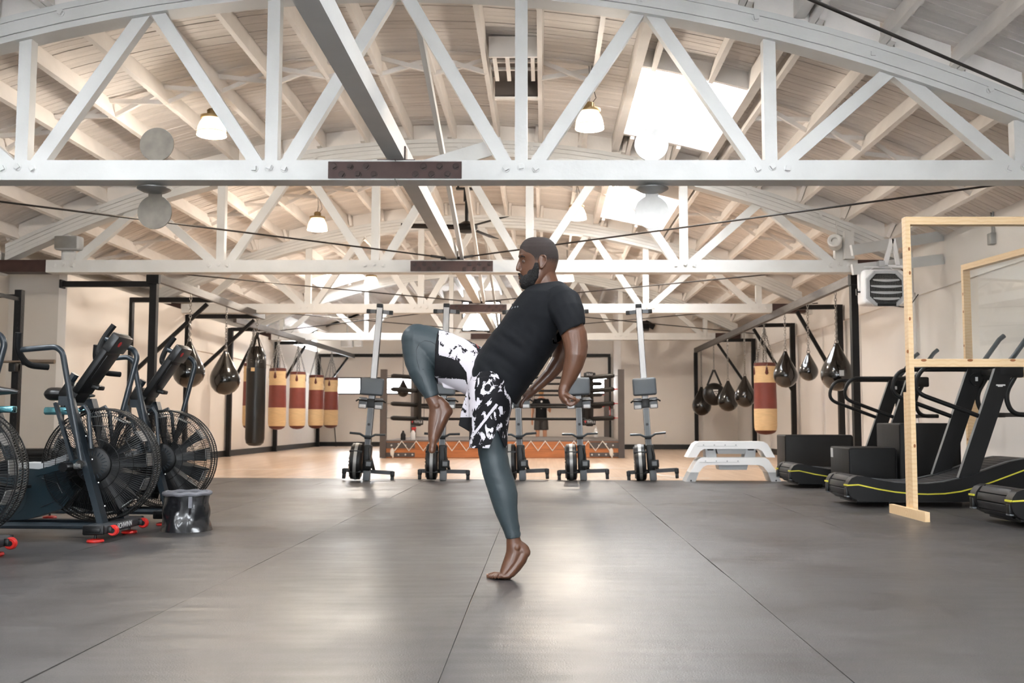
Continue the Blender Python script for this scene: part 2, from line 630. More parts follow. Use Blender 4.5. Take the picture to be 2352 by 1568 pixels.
# ---------------------------------------------------------------- walls
def walls():
    T = .15
    # right wall with a proud upper band
    w = MB().b2((XR, YF, 0), (XR + T, YB + T, 3.75))
    wr = struct(w.build('wall_right', M['wallw']))
    MB().b2((XR - .035, -6, 2.6), (XR - .001, 14.9, 3.3)).build('upper_band', M['wallw'], wr)
    MB().b2((XR - .035, 14.98, 2.6), (XR - .001, 28.8, 3.3)).build('upper_band', M['wallw'], wr)
    y = 15.2
    while y < 28.2:
        MB().b2((XR - .03, y, 0), (XR - .001, y + .14, 2.6)).build('wall_batten', M['wallw'], wr)
        y += 2.35
    # outer left wall, partition and its return
    wl = struct(MB().b2((XL - T, YF, 0), (XL, YB + T, 3.7)).build('wall_left', M['wallg']))
    wp = struct(MB().b2((-7.12, 14.93, 0), (-7.0, 19.9, 2.94)).b2((-7.2, 19.9, 0), (-7.08, YB, 2.94)).build('wall_partition', M['wall']))
    struct(MB().b2((XL, 14.93, 0), (-7.12, 15.05, 2.94)).build('wall_return', M['wallg']))
    MB().b2((-7.075, 20.4, 2.22), (-7.05, 32.3, 2.25)).build('ledge', M['wall'], wp)
    # back walls
    wb = MB()
    wb.b2((-7.2, YB, 0), (2.3, YB + T, 1.62))
    wb.b2((-7.2, YB, 2.17), (2.3, YB + T, 3.62))
    wb.b2((-7.2, YB, 1.62), (-6.62, YB + T, 2.17))
    wb.b2((-4.15, YB, 1.62), (1.5, YB + T, 2.17))
    wb.b2((2.05, YB, 1.62), (2.3, YB + T, 2.17))
    # gable with window opening x -2.6..-1.35, z 3.62..4.6
    def gab(x0, x1):
        n = 10
        pts = [(x0, 3.62), (x1, 3.62)] + [(x1 + (x0 - x1) * k / n, zdeck(x1 + (x0 - x1) * k / n) + .02) for k in range(n + 1)]
        wb.prism(pts, 'y', YB, YB + T)
    gab(-7.85, -2.6)
    gab(-1.35, 2.3)
    wb.b2((-2.6, YB, 4.6), (-1.35, YB + T, 4.95))
    back = struct(wb.build('wall_back', M['wall'], ang=0))
    wr2 = MB().b2((2.2, 28.9, 0), (XR, 29.02, 3.0))
    n = 8
    wr2.prism([(2.2, 3.0), (XR, 3.0)] + [(XR + (2.2 - XR) * k / n, zdeck(XR + (2.2 - XR) * k / n) + .02) for k in range(n + 1)], 'y', 28.9, 29.02)
    wr2.b2((2.2, 29.02, 0), (2.3, YB, 4.4))
    struct(wr2.build('wall_back_right', M['wall'], ang=0))
    MB().b2((3.4, 28.885, .32), (3.47, 28.9, .42)).build('wall_socket', M['wallw'], bpy.data.objects['wall_back_right'])
    # front wall behind the camera with two open roll-up doors
    wf = MB().b2((XL, YF - T, 0), (-4.5, YF, 3.6)).b2((-2.0, YF - T, 0), (.5, YF, 3.6)).b2((3.0, YF - T, 0), (XR, YF, 3.6)).b2((XL, YF - T, 2.5), (XR, YF, 3.7)).b2((-5, YF - T, 3.6), (3.5, YF, 4.9))
    struct(wf.build('wall_front', M['wallw']))
    # baseboards
    struct(MB().b2((XR - .02, 13.6, -.006), (XR - .001, 28.9, .13)).build('baseboard_right', M['base']))
    struct(MB().b2((-6.999, 14.95, -.006), (-6.98, 19.92, .13)).b2((-7.079, 19.92, -.006), (-7.06, YB, .13)).build('baseboard_left', M['base']))
    struct(MB().b2((-7.06, YB - .02, -.006), (2.2, YB - .001, .13)).build('baseboard_back', M['base']))
    struct(MB().b2((2.2, 28.88, -.006), (XR - .02, 28.899, .13)).build('baseboard_back_right', M['base']))
    # windows: sky behind panes
    g = bpy.data.materials.new('window_glass')
    g.use_nodes = True
    nt = g.node_tree
    nt.nodes.remove(nt.nodes['Principled BSDF'])
    tr = nt.nodes.new('ShaderNodeBsdfTransparent')
    gl = nt.nodes.new('ShaderNodeBsdfGlossy')
    gl.inputs['Roughness'].default_value = .05
    mx = nt.nodes.new('ShaderNodeMixShader')
    mx.inputs['Fac'].default_value = .05
    nt.links.new(tr.outputs[0], mx.inputs[1])
    nt.links.new(gl.outputs[0], mx.inputs[2])
    nt.links.new(mx.outputs[0], nt.nodes['Material Output'].inputs['Surface'])
    M['glass'] = g

    def window(name, x0, x1, z0, z1, y, cols):
        fr = MB()
        t = .045
        fr.b2((x0, y + .02, z0), (x1, y + .08, z0 + t)).b2((x0, y + .02, z1 - t), (x1, y + .08, z1))
        xs = [x0 + (x1 - x0 - t) * k / cols for k in range(cols + 1)]
        for x in xs:
            fr.b2((x, y + .02, z0 + t), (x + t, y + .08, z1 - t))
        o = struct(fr.build(name, M['black']))
        for k in range(cols):
            MB().b2((xs[k] + t, y + .045, z0 + t), (xs[k + 1], y + .051, z1 - t)).build('pane', M['glass'], o)
    window('window_1', -6.62, -4.15, 1.62, 2.17, YB, 3)
    window('window_2', 1.5, 2.05, 1.62, 2.17, YB, 1)
    window('window_3', -2.6, -1.35, 3.62, 4.6, YB, 1)


walls()

# ---------------------------------------------------------------- roof
def roof():
    # slab above the boards, with skylight openings
    xe = sorted(set([XL - .15, XR + .15] + [XL - .15 + (XR - XL + .3) * k / 24 for k in range(25)] + [s[0] for s in SKY] + [s[1] for s in SKY]))
    ye = sorted(set([YF - .2, YB + .2] + [s[2] for s in SKY] + [s[3] for s in SKY]))
    mb = MB()
    for i in range(len(xe) - 1):
        for j in range(len(ye) - 1):
            xm, ym = (xe[i] + xe[i + 1]) / 2, (ye[j] + ye[j + 1]) / 2
            if any(a < xm < b and c < ym < d for a, b, c, d in SKY):
                continue
            x0, x1, y0, y1 = xe[i], xe[i + 1], ye[j], ye[j + 1]
            za, zb = zdeck(x0) + .024, zdeck(x1) + .024
            mb.add([(x0, y0, za), (x1, y0, zb), (x1, y1, zb), (x0, y1, za), (x0, y0, za + .06), (x1, y0, zb + .06), (x1, y1, zb + .06), (x0, y1, za + .06)],
                   [(0, 1, 2, 3), (4, 7, 6, 5), (0, 4, 5, 1), (1, 5, 6, 2), (2, 6, 7, 3), (3, 7, 4, 0)])
    ce = struct(mb.build('ceiling', M['deck'], ang=0))
    # boards running across the building
    w, y = .1, 4.45
    far = MB()
    while y < YB - .02:
        y1 = min(y + w - .005, YB)
        spans = [(XL, XR)]
        for a, b, c, d in SKY:
            if y1 > c and y < d:
                ns = []
                for s0, s1 in spans:
                    if a > s0 and b < s1:
                        ns += [(s0, a), (b, s1)]
                    else:
                        ns.append((s0, s1))
                spans = ns
        for s0, s1 in spans:
            n = max(3, int((s1 - s0) / .6))
            drop = random.uniform(-.003, .003)
            rings = []
            for q in range(n + 1):
                x = s0 + (s1 - s0) * q / n
                z = zdeck(x) + drop
                jy = random.uniform(-.0015, .0015)
                rings.append([(x, y + jy, z), (x, y1 + jy, z + random.uniform(0, .003)), (x, y1, z + .022), (x, y, z + .022)])
            if y < 26.2:
                MB().ring_loft(rings).build('ceiling_board', M['deck'], ce, ang=0)
            else:
                far.ring_loft(rings)
        y += w
    far.build('ceiling_boards_far', M['deck'], ce, ang=0)['kind'] = 'stuff'
    # purlins
    bays = [(YT[i], YT[i + 1]) for i in range(4)] + [(YT[4], YB), (-2.3, YT[0]), (-5.9, -2.3)]
    PX = [XC - .01 + .62 * k for k in range(-10, 11)]
    for bi, (ya, yb) in enumerate(bays):
        off = .03 if bi % 2 else -.03
        for x in PX:
            x = x + off
            sl = math.atan(-.0762 * (x - XC))
            segs = [(ya - .12, min(yb + .12, YB))]
            for a, b, c, d in SKY:
                if a - .03 < x < b + .03:
                    ns = []
                    for s0, s1 in segs:
                        if c > s0 and d < s1:
                            ns += [(s0, c - .05), (d + .05, s1)]
                        else:
                            ns.append((s0, s1))
                    segs = ns
            for s0, s1 in segs:
                R = Matrix.Rotation(-sl, 3, 'Y')
                MB().box((x, (s0 + s1) / 2, zdeck(x) - .1125 - .005), (.052, s1 - s0, .225), R).build('purlin', M['purlin'], ce, ang=0)
    # skylight curbs and panes, for the added unseen skylights too
    for si, (a, b, c, d) in enumerate(SKY):
        for x in (a - .035, b + .035):
            z = zdeck(x)
            y0 = max(YT[i] for i in range(5) if YT[i] <= c) if c > YT[0] else (-2.2 if c > -2.3 else -5.9)
            y1 = min([t for t in [-2.4] + YT + [YB] if t >= d])
            MB().b2((x - .05, y0, z - .2), (x + .05, y1, z - .004)).build('skylight_trimmer', M['purlin'], ce, ang=0)
        for y0 in (c - .055, d - .005):
            n = 4
            MB().ring_loft([[(a + (b - a) * q / n, y0, zdeck(a + (b - a) * q / n) - .19), (a + (b - a) * q / n, y0 + .06, zdeck(a + (b - a) * q / n) - .19),
                             (a + (b - a) * q / n, y0 + .06, zdeck(a + (b - a) * q / n) + .2), (a + (b - a) * q / n, y0, zdeck(a + (b - a) * q / n) + .2)] for q in range(n + 1)]).build('skylight_header', M['purlin'], ce, ang=0)
        for x in (a - .02, b - .02):
            z = zdeck(x)
            MB().b2((x, c, z - .01), (x + .04, d, z + .2)).build('skylight_curb', M['purlin'], ce, ang=0)
        za, zb = zdeck(a) + .2, zdeck(b) + .2
        MB().add([(a, c, za), (b, c, zb), (b, d, zb), (a, d, za), (a, c, za + .012), (b, c, zb + .012), (b, d, zb + .012), (a, d, za + .012)],
                 [(0, 1, 2, 3), (4, 7, 6, 5), (0, 4, 5, 1), (1, 5, 6, 2), (2, 6, 7, 3), (3, 7, 4, 0)]).build('skylight_pane', M['glass'], ce, ang=0)
    # bridging braces halfway along each bay
    for bi, ym in ((1, 11.55), (2, 17.1), (3, 23.0), (0, 6.1)):
        for i in range(len(PX) - 1):
            off = .03 if bi % 2 else -.03
            xa, xb = PX[i] + off, PX[i + 1] + off
            if any(a - .2 < (xa + xb) / 2 < b + .2 and c - .1 < ym < d + .1 for a, b, c, d in SKY):
                continue
            if bi == 1 and -.7 < (xa + xb) / 2 < -.05:
                continue
            MB().beam((xa, ym - .03, zdeck(xa) - .04), (xb, ym - .03, zdeck(xb) - .215), .04, .05).build('bridging_brace', M['purlin'], ce, ang=0)
            MB().beam((xa, ym + .03, zdeck(xa) - .215), (xb, ym + .03, zdeck(xb) - .04), .04, .05).build('bridging_brace', M['purlin'], ce, ang=0)
    # blocking panels on the trusses between purlins
    for ti, yt in enumerate(YT):
        if ti == 0:
            continue
        for i in range(len(PX) - 1):
            xa, xb = PX[i] + .062, PX[i + 1] - .062
            MB().add([(xa, yt + .05, zdeck(xa) - .218), (xb, yt + .05, zdeck(xb) - .218), (xb, yt + .09, zdeck(xb) - .218), (xa, yt + .09, zdeck(xa) - .218),
                      (xa, yt + .05, zdeck(xa) - .012), (xb, yt + .05, zdeck(xb) - .012), (xb, yt + .09, zdeck(xb) - .012), (xa, yt + .09, zdeck(xa) - .012)],
                     [(0, 3, 2, 1), (4, 5, 6, 7), (0, 1, 5, 4), (1, 2, 6, 5), (2, 3, 7, 6), (3, 0, 4, 7)]).build('blocking_panel', M['purlin'], ce, ang=0)
    return ce


CEIL = roof()


def bolt(mb, c, r=.02, d=.02):
    """square-headed bolt facing -Y with a washer"""
    mb.lathe([(r * 1.5, 0), (r * 1.5, .005), (r * 1.2, .006)], 10, c, Matrix.Rotation(math.pi / 2, 3, 'X'))
    mb.box((c[0], c[1] - d / 2 - .004, c[2]), (r * 1.6, d, r * 1.6), Matrix.Rotation(random.uniform(0, 1.5), 3, 'Y'))


PXS = [XC + 2.19 * k for k in (-2.5, -1.5, -.5, .5, 1.5, 2.5)]
TXS = [XC + 2.19 * k for k in (-2, -1, 0, 1, 2)]
CH0, CH1 = 2.87, 3.045


def truss(i, label):
    yt = YT[i]
    D = .23
    t = thing('roof_truss', label, 'truss', (XC, yt, CH0), group='timber bowstring trusses')
    o = V(-XC, -yt, -CH0)
    def put(mb, name, mat, parent=t, ang=0):
        mb.v = [tuple(Vector(p) + o) for p in mb.v]
        return mb.build(name, mat, parent, ang=ang)
    xa, xb = XC - 5.72, XC + 5.72
    put(MB().b2((xa, yt, CH0), (XC - .004, yt + D, CH1)), 'bottom_chord', M['white'])
    put(MB().b2((XC + .004, yt, CH0), (xb, yt + D, CH1)), 'bottom_chord', M['white'])
    # laminated top chord: four layers
    n = 30
    for q in range(4):
        a, b = .24 * q / 4 + .001, .24 * (q + 1) / 4 - .003
        dy = random.uniform(-.006, .006)
        rings = []
        for k in range(n + 1):
            x = XC - 6.3 + 12.6 * k / n
            z = zlow(x)
            rings.append([(x, yt + .0 + dy, z + a), (x, yt + D - .02 + dy, z + a), (x, yt + D - .02 + dy, z + b), (x, yt + dy, z + b)])
        put(MB().ring_loft(rings), 'top_chord', M['white'], ang=0)
    rnd = random.Random(i)
    # posts and diagonals
    for x in PXS:
        zt = zlow(x) + .01
        if abs(x - XC) < 5.7:
            put(MB().b2((x - .055, yt + .05, CH1), (x + .055, yt + .16, zt)), 'post', M['white'])
    for x in PXS:
        for s in (-1, 1):
            tx = x + s * 1.095
            if abs(tx - XC) > 5:
                continue
            e_ = V(tx - s * .07 - x - s * .15, 0, zlow(tx) - CH1).normalized()
            a = V(x + s * .15, yt + .11, CH1 + .015) - e_ * .08
            b = V(tx - s * .07, yt + .11, zlow(tx) + .01) + e_ * .07
            put(MB().beam(a, b, .1, .115, up=(0, -1, 0) if False else (0, 0, 1)), 'diagonal_brace', M['white'])
    # bolts
    for x in PXS:
        if abs(x - XC) > 5.6:
            continue
        for dx, dz in ((-.13, .10), (0, .115), (.13, .10)):
            mb = MB()
            bolt(mb, (x + dx, yt, CH0 + dz), .024)
            put(mb, 'bolt', M['white'], ang=30)
    for k in range(-5, 6):
        x = XC + k * 1.02 + .1
        if i <= 2:
            mb = MB()
            bolt(mb, (x, yt - .004, zlow(x) + .13 + .04 * ((k % 2) - .5)), .024)
            put(mb, 'bolt', M['white'], ang=30)
    # brown splice plate in the middle with its bolts
    pl = put(MB().b2((XC - .58, yt - .012, CH0 + .012), (XC + .58, yt - .0005, CH1 - .015)), 'splice_plate', M['rust'])
    if i <= 3:
        for s in (-1, 1):
            for q in range(3):
                for dx, dz in ((.0, .115), (-.07, .045)):
                    mb = MB()
                    bolt(mb, (XC + s * (.25 + q * .14) + dx * s, yt - .012, CH0 + dz), .021, .018)
                    put(mb, 'plate_bolt', M['rustbolt'], ang=30)
    for s in (-1, 1):
        put(MB().b2((XC + s * 5.72, yt - .012, CH0 + .005), (XC + s * 6.37, yt + D + .01, CH1 + .0)), 'heel_plate', M['rust'])
        put(MB().b2((XC + s * 6.37, yt + .02, CH0 - .02), (XC + s * 6.5, yt + D, CH1 + .12)), 'bearing_block', M['white'])
    # angle brackets that carry the long strut
    put(MB().b2((XC - .16, yt + .02, CH1), (XC + .17, yt + .13, CH1 + .012)).b2((XC + .076, yt + .02, CH1), (XC + .088, yt + .13, CH1 + .13)), 'angle_bracket', M['rust'])
    # saddle with rod eyes
    if i >= 2:
        put(MB().b2((XC - .16, yt + .06, CH1 + .012), (XC + .16, yt + .17, CH1 + .05)).tube([(XC - .3, yt + .02, CH1 + .06), (XC - .12, yt + .02, CH1 + .035), (XC + .12, yt + .02, CH1 + .035), (XC + .3, yt + .02, CH1 + .06)], .018, 6), 'rod_saddle', M['cable'], ang=30)
    return t


TL = ['white bowstring roof truss just above the camera, out of view',
      'nearest white timber bowstring roof truss, its bottom chord crossing the whole picture',
      'second white timber bowstring roof truss, with a loudspeaker on its left end',
      'third white timber bowstring roof truss, behind the tops of the rowing machines',
      'farthest white timber bowstring roof truss, low above the boxing ring']
for i in range(1, 5):
    truss(i, TL[i])

# long struts along the centre line, bay by bay, and sway braces
SL = {0: 'large white timber strut coming towards the camera above the nearest truss', 1: 'white timber strut between the nearest and second truss',
      2: 'white timber strut between the second and third truss', 3: 'white timber strut between the third and farthest truss'}
for i in range(0, 4):
    y0, y1 = YT[i] + .14, YT[i + 1] + .13
    if i == 0:
        y0 = 2.2
    o = MB().b2((-.075, 0, 0), (.075, y1 - y0, .17)).build('centre_strut', M['white'], None, (XC, y0, CH1 + .012), ang=0)
    tag(o, SL[i], 'beam', 'centre struts between the trusses')
BL = {1: 'thin white sway brace dropping from the nearest truss to the second truss', 2: 'thin white sway brace dropping from the second truss to the third truss',
      3: 'thin white sway brace dropping from the third truss to the farthest truss'}
for i in range(1, 4):
    a, b = V(XC + .13, YT[i] + .16, zlow(XC) + .0), V(XC + .14, YT[i + 1] + .02, CH1 + .06)
    o = MB().beam((0, 0, 0), b - a, .05, .1).build('sway_brace', M['white'], None, a, ang=0)
    tag(o, BL[i], 'brace', 'sway braces under the roof')
# short collar stub on the near side of truss 1 seen at the strut seat
o = MB().beam((0, 0, 0), (.75, .3, .32), .06, .14).build('knee_brace', M['white'], None, (XC + .15, YT[1] + .3, CH1 - .02), ang=0)
tag(o, 'short white knee brace beside the large strut on the nearest truss', 'brace')

# tie rods
def rod(a, b, label, r=.011):
    a, b = V(a), V(b)
    o = MB().cyl((0, 0, 0), b - a, r, 8).build('tie_rod', M['cable'], None, a)
    tag(o, label, 'rod', 'steel tie rods between the trusses')


ZR = CH1 + .06
rod((XC + .1, 3.3, ZR), (XR - .1, 8.7, ZR), 'dark tie rod crossing the upper right corner in front of the nearest truss')
rod((XC - .3, YT[2] + .02, ZR), (XL + .3, 9.2, ZR), 'dark tie rod running from the second truss centre to the left')
rod((XC + .3, YT[2] + .02, ZR), (XR - .05, 9.2, ZR), 'dark tie rod running from the second truss centre to the right')
rod((XC - .3, YT[3] + .02, ZR), (XL + .5, 14.7, ZR), 'tie rod from the third truss centre to the left, behind the second truss')
rod((XC + .3, YT[3] + .02, ZR), (XR - .05, 14.7, ZR), 'tie rod from the third truss centre to the right, behind the second truss')
rod((XC - .3, YT[4] + .02, ZR), (XL + .5, 20.1, ZR), 'far tie rod from the farthest truss centre to the left')
rod((XC + .3, YT[4] + .02, ZR), (XR - .05, 20.1, ZR), 'far tie rod from the farthest truss centre to the right')
rod((XC - .1, YT[3] + .25, ZR - .1), (XL + .5, 26.0, ZR - .1), 'far tie rod slanting left from the third truss down the hall')
rod((XC + .1, YT[3] + .25, ZR - .1), (XR - .05, 26.0, ZR - .1), 'far tie rod slanting right from the third truss down the hall')

# ---------------------------------------------------------------- pendant lamps
def glow_mat(name, col, strength):
    m = bpy.data.materials.new(name)
    m.use_nodes = True
    b = m.node_tree.nodes['Principled BSDF']
    b.inputs['Base Color'].default_value = lin((250, 240, 220))
    b.inputs['Roughness'].default_value = .4
    b.inputs['Emission Color'].default_value = lin(col)
    b.inputs['Emission Strength'].default_value = strength
    return m


M['shade'] = glow_mat('lit_shade', (255, 222, 176), 2.4)
M['bulb'] = glow_mat('lit_bulb', (255, 238, 205), 6)
M['shadew'] = glow_mat('lit_shade_white', (255, 232, 200), 2.4)


def lamp(x, y, zb, label, white=False, power=70):
    """bell shade hung below the roof boards; zb is the bottom of the shade"""
    t = thing('pendant_lamp', label, 'lamp', (x, y, zb), group='pendant lamps under the roof')
    r = .165
    MB().lathe([(r, 0), (r * .985, .04), (r * .93, .09), (r * .82, .14), (r * .68, .18), (r * .62, .20), (r * .60, .195), (r * .80, .135), (r * .91, .088), (r * .965, .04), (r * .98, .002)], 28, cap=False).build('lamp_shade', M['shadew' if white else 'shade'], t)
    MB().torus((0, 0, .035), r * .99, .004, n=28).build('shade_rim', M['lampmetal'], t)
    MB().lathe([(r * .75, .195), (r * .78, .205), (r * .78, .225), (r * .4, .235), (r * .3, .245), (r * .3, .30), (r * .22, .31), (.01, .312)], 24).build('cap', M['lampmetal'], t)
    mb = MB()
    for k in range(12):
        a = k * math.pi / 6
        mb.box((r * .31 * math.cos(a), r * .31 * math.sin(a), .27), (.012, .006, .05), Matrix.Rotation(a, 3, 'Z'))
    mb.build('cooling_fins', M['lampmetal'], t)
    MB().ball((0, 0, .1), (.05, .05, .07), 12, 8).build('bulb', M['bulb'], t)
    h = zdeck(x) - zb
    MB().tube([(0, 0, .31), (.01, .005, .4), (-.005, 0, h - .03)], .006, 6).build('hanging_rod', M['galv'], t)
    MB().tube([(.03, 0, .30), (.075, 0, .36), (.05, .02, .46), (.02, .01, .55), (.03, 0, h - .02)], .004, 6).build('cord', M['blackm'], t)
    l = bpy.data.lights.new('lamp_light', 'POINT')
    l.energy = power
    l.color = (1.0, .89, .76)
    l.shadow_soft_size = .12
    o = bpy.data.objects.new('lamp_light', l)
    COL.objects.link(o)
    o.parent = t
    o.location = (0, 0, -.04)


LP = 82
lamp(-3.8, 11.5, 4.04, 'pendant lamp with bell shade, largest one at upper left', power=LP)
lamp(.53, 11.5, 4.12, 'pendant lamp with bell shade beside the large skylight', True, power=LP)
lamp(-3.8, 17.0, 3.98, 'pendant lamp with lit bell shade behind the second truss at left', power=LP)
lamp(.56, 17.0, 4.17, 'pendant lamp partly hidden by a diagonal of the second truss', True, power=LP)
lamp(-3.9, 23.0, 3.84, 'small far pendant lamp under the second truss chord', True, power=LP * 1.5)
lamp(.53, 23.0, 3.95, 'unseen far pendant lamp behind the man and the third truss, added for its light', True, power=LP * 1.5)  # out of sight, added for the light it gives the far hall

# ---------------------------------------------------------------- ceiling fan
def ceiling_fan():
    t = thing('ceiling_fan', 'black ceiling fan hanging from the middle of the roof', 'fan', (XC, 17.0, 4.01))
    h = .88
    MB().cyl((-.12, 0, h - .02), (-.12, 0, zdeck(XC) - 4.01), .012, 8).cyl((.12, 0, h - .02), (.12, 0, zdeck(XC) - 4.01), .012, 8).build('hanger', M['black'], t)
    MB().b2((-.18, -.05, h - .22), (.18, .05, h - .19)).b2((-.03, -.03, h - .2), (.03, .03, h - .02)).b2((-.16, -.03, h - .19), (-.13, .03, h - .01)).b2((.13, -.03, h - .19), (.16, .03, h - .01)).build('mount', M['black'], t)
    MB().cyl((0, 0, .1), (0, 0, h - .4), .03, 12).cyl((0, 0, h - .42), (0, 0, h - .2), .055, 12).build('down_rod', M['black'], t)
    MB().lathe([(.01, -.07), (.1, -.07), (.16, -.05), (.19, 0), (.18, .05), (.1, .09), (.05, .12), (.01, .125)], 24).build('motor', M['black'], t)
    for k in range(3):
        a = math.radians(188 + 120 * k)
        R = Matrix.Rotation(a, 3, 'Z') @ Matrix.Rotation(math.radians(12), 3, 'X')
        MB().rbox(R @ V(.62, 0, .02), (.95, .19, .012), .005, R).build('fan_blade', M['blackm'], t)
        MB().box(R @ V(.2, 0, .02), (.16, .06, .02), R).build('blade_iron', M['black'], t)


ceiling_fan()

# ---------------------------------------------------------------- round metal plates on truss 1
def plates(x, label):
    t = thing('round_plate_hanger', label, 'metal plate', (x, 9.02, 2.64), group='round metal plates behind the nearest chord')
    RX = Matrix.Rotation(math.pi / 2, 3, 'X')
    pm = M['platel'] if x < 0 else M['platelit']
    MB().lathe([(.01, -.006), (.153, -.006), (.153, .006), (.01, .006)], 36, (0, 0, 0), RX).build('lower_disc', pm, t)
    MB().lathe([(.01, -.006), (.153, -.006), (.153, .006), (.01, .006)], 36, (0, 0, .615), RX).build('upper_disc', pm, t)
    MB().b2((-.06, -.005, .12), (.06, .005, .5)).build('neck', pm, t)
    MB().lathe([(.03, .165), (.10, .175), (.145, .2), (.145, .21), (.03, .21)], 32, (0, -.03, 0)).build('collar', M['galv'], t)


M['platel'] = MAT('rusty_plate', (116, 109, 99), .5, metal=.3, var=.3, vscale=7)
M['platelit'] = MAT('skylit_plate', (226, 224, 220), .5, var=.12, vscale=9)  # same metal plate, with the skylight glare put into its colour
plates(-3.47, 'rust-spotted grey round metal plates one above the other, at left')
plates(.97, 'round metal plates with skylight glare in their colour, one above the other, below the large skylight')

# ---------------------------------------------------------------- roof vent
def vent():
    x0, x1 = XC - .01 + .62 + .085, XC - .01 + 1.24 + .002
    y0, y1 = 10.8, 12.3
    zc = zdeck(-.35)
    t = thing('roof_vent', 'boxed roof vent with slats between two rafters', 'vent', (-.35, 11.5, zc - .15))
    o = V(.35, -11.5, -(zc - .15))
    def put(mb, n, m):
        mb.v = [tuple(Vector(p) + o) for p in mb.v]
        mb.build(n, m, t, ang=0)
    put(MB().b2((x0, y0 + .05, zc - .25), (x1, y0 + .085, zc - .02)), 'front_board', M['purlin'])
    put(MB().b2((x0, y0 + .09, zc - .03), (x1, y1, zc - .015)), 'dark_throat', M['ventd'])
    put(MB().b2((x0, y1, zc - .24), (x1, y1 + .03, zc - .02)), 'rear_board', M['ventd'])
    put(MB().b2((x0, y1 - .04, zc - .26), (x1, y1 + .03, zc - .235)), 'rear_rim', M['purlin'])
    for k in range(4):
        x = x0 + .06 + (x1 - x0 - .12) * k / 3
        put(MB().b2((x - .022, y0 + .1, zc - .25), (x + .022, y0 + .85, zc - .22)), 'slat', M['purlin'])
    for k in range(2):
        put(MB().b2((x0, y0 + .35 + .25 * k, zc - .2), (x1, y0 + .39 + .25 * k, zc - .17)), 'cross_slat', M['purlin'])


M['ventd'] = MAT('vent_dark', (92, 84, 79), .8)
vent()

# ---------------------------------------------------------------- speakers on the second truss, heater, heater struts
def speaker():
    t = thing('loudspeaker', 'small white wedge loudspeaker on the left end of the second truss', 'speaker', (-6.69, 14.3, CH1))
    MB().b2((-.07, -.02, 0), (.07, .06, .13)).build('bracket', M['white'], t)
    MB().rbox((0, -.02, .235), (.345, .2, .2), .03, Matrix.Rotation(.06, 3, 'X'), 3).build('cabinet', M['lgrey'], t)
    MB().rbox((0, -.125, .235), (.31, .01, .165), .004, Matrix.Rotation(.06, 3, 'X'), 3).build('grille', M['galv'], t)


speaker()


def horn():
    t = thing('horn_speaker', 'small white round horn loudspeaker near the right end of the second truss', 'speaker', (4.09, 14.2, 3.28))
    RX = Matrix.Rotation(math.radians(70), 3, 'X') @ Matrix.Rotation(-.35, 3, 'Y')
    MB().lathe([(.02, -.1), (.09, -.08), (.1, 0), (.1, .06), (.085, .075), (.05, .06), (.045, .03), (.01, .03)], 20, (0, 0, 0), RX).build('horn_body', M['white'], t)
    MB().tube([(0, 0, 0), (.03, .02, .12), (.04, .05, .3)], .008, 6).build('arm', M['white'], t)
    MB().b2((.14, .0, -.23), (.27, .12, .16)).build('post_block', M['white'], t)


horn()


def heater():
    t = thing('unit_heater', 'pale grey octagonal electric unit heater hung under the right struts', 'heater', (4.45, 13.22, 2.50))
    w, h, c = .26, .235, .10
    oc = lambda s, e=0: [((w - e) * s * a, (h - e) * s * b) for a, b in ((-1, -.55), (-.6, -1), (.6, -1), (1, -.55), (1, .55), (.6, 1), (-.6, 1), (-1, .55))]
    # front frame as an octagonal ring
    o, i = oc(1), oc(.78)
    mb = MB()
    mb.ring_loft([[(p[0], -.02, p[1]) for p in o], [(p[0], -.045, p[1]) for p in oc(.96)], [(p[0], -.04, p[1]) for p in oc(.82)], [(p[0], .0, p[1]) for p in i]], cap=False)
    mb.build('front_frame', M['lgrey'], t)
    MB().rbox((-.02, .13, .02), (.54, .3, .46), .05, None, 3).build('housing', M['wplas'], t)
    MB().prism([(p[0], p[1]) for p in oc(.8)], 'y', -.022, -.021).build('dark_core', M['dark'], t)
    # fine grid
    mb = MB()
    for k in range(-9, 10):
        mb.b2((k * .021 - .001, -.026, -.17), (k * .021 + .001, -.024, .17))
        mb.b2((-.195, -.026, k * .019 - .001), (.195, -.024, k * .019 + .001))
    mb.build('mesh_grid', M['galv'], t)
    for k, z in enumerate((-.125, -.045, .035, .115)):
        ww = .17 if abs(z) > .1 else .2
        n = 10
        MB().ring_loft([[(x, -.055 - .0 * q, z - .016 - .018 * (1 - (2 * q / n - 1) ** 2)), (x, -.03, z + .0), (x, -.028, z + .006), (x, -.055, z - .008)] for q, x in [(q, -ww + 2 * ww * q / n) for q in range(n + 1)]]).build('louvre', M['lgrey'], t)
    MB().b2((-.12, -.055, -.235), (.12, -.03, -.195)).build('control_strip', M['dark'], t)
    mb = MB()
    mb.tube(fillet([(-.3, .12, -.02), (-.3, .12, .3), (.3, .12, .3), (.3, .12, -.02)], .05), .01, 8)
    mb.cyl((-.1, .12, .3), (-.25, .12, .2), .006, 6).cyl((.1, .12, .3), (.27, .12, .19), .006, 6)
    mb.build('yoke', M['wplas'], t)
    for s in (-1, 1):
        MB().cyl((s * .27, .12, -.03), (s * .33, .12, -.03), .012, 8).box((s * .335, .12, -.03), (.02, .03, .085)).build('clamp_knob', M['dark'], t)
    MB().b2((-.045, .08, .3), (.03, .2, .38)).build('mount_box', M['lgrey'], t)
    MB().tube([(.12, .05, -.22), (.26, .1, -.23), (.38, .16, -.2), (.5, .2, -.05)], .008, 6).build('power_cord', M['black'], t)


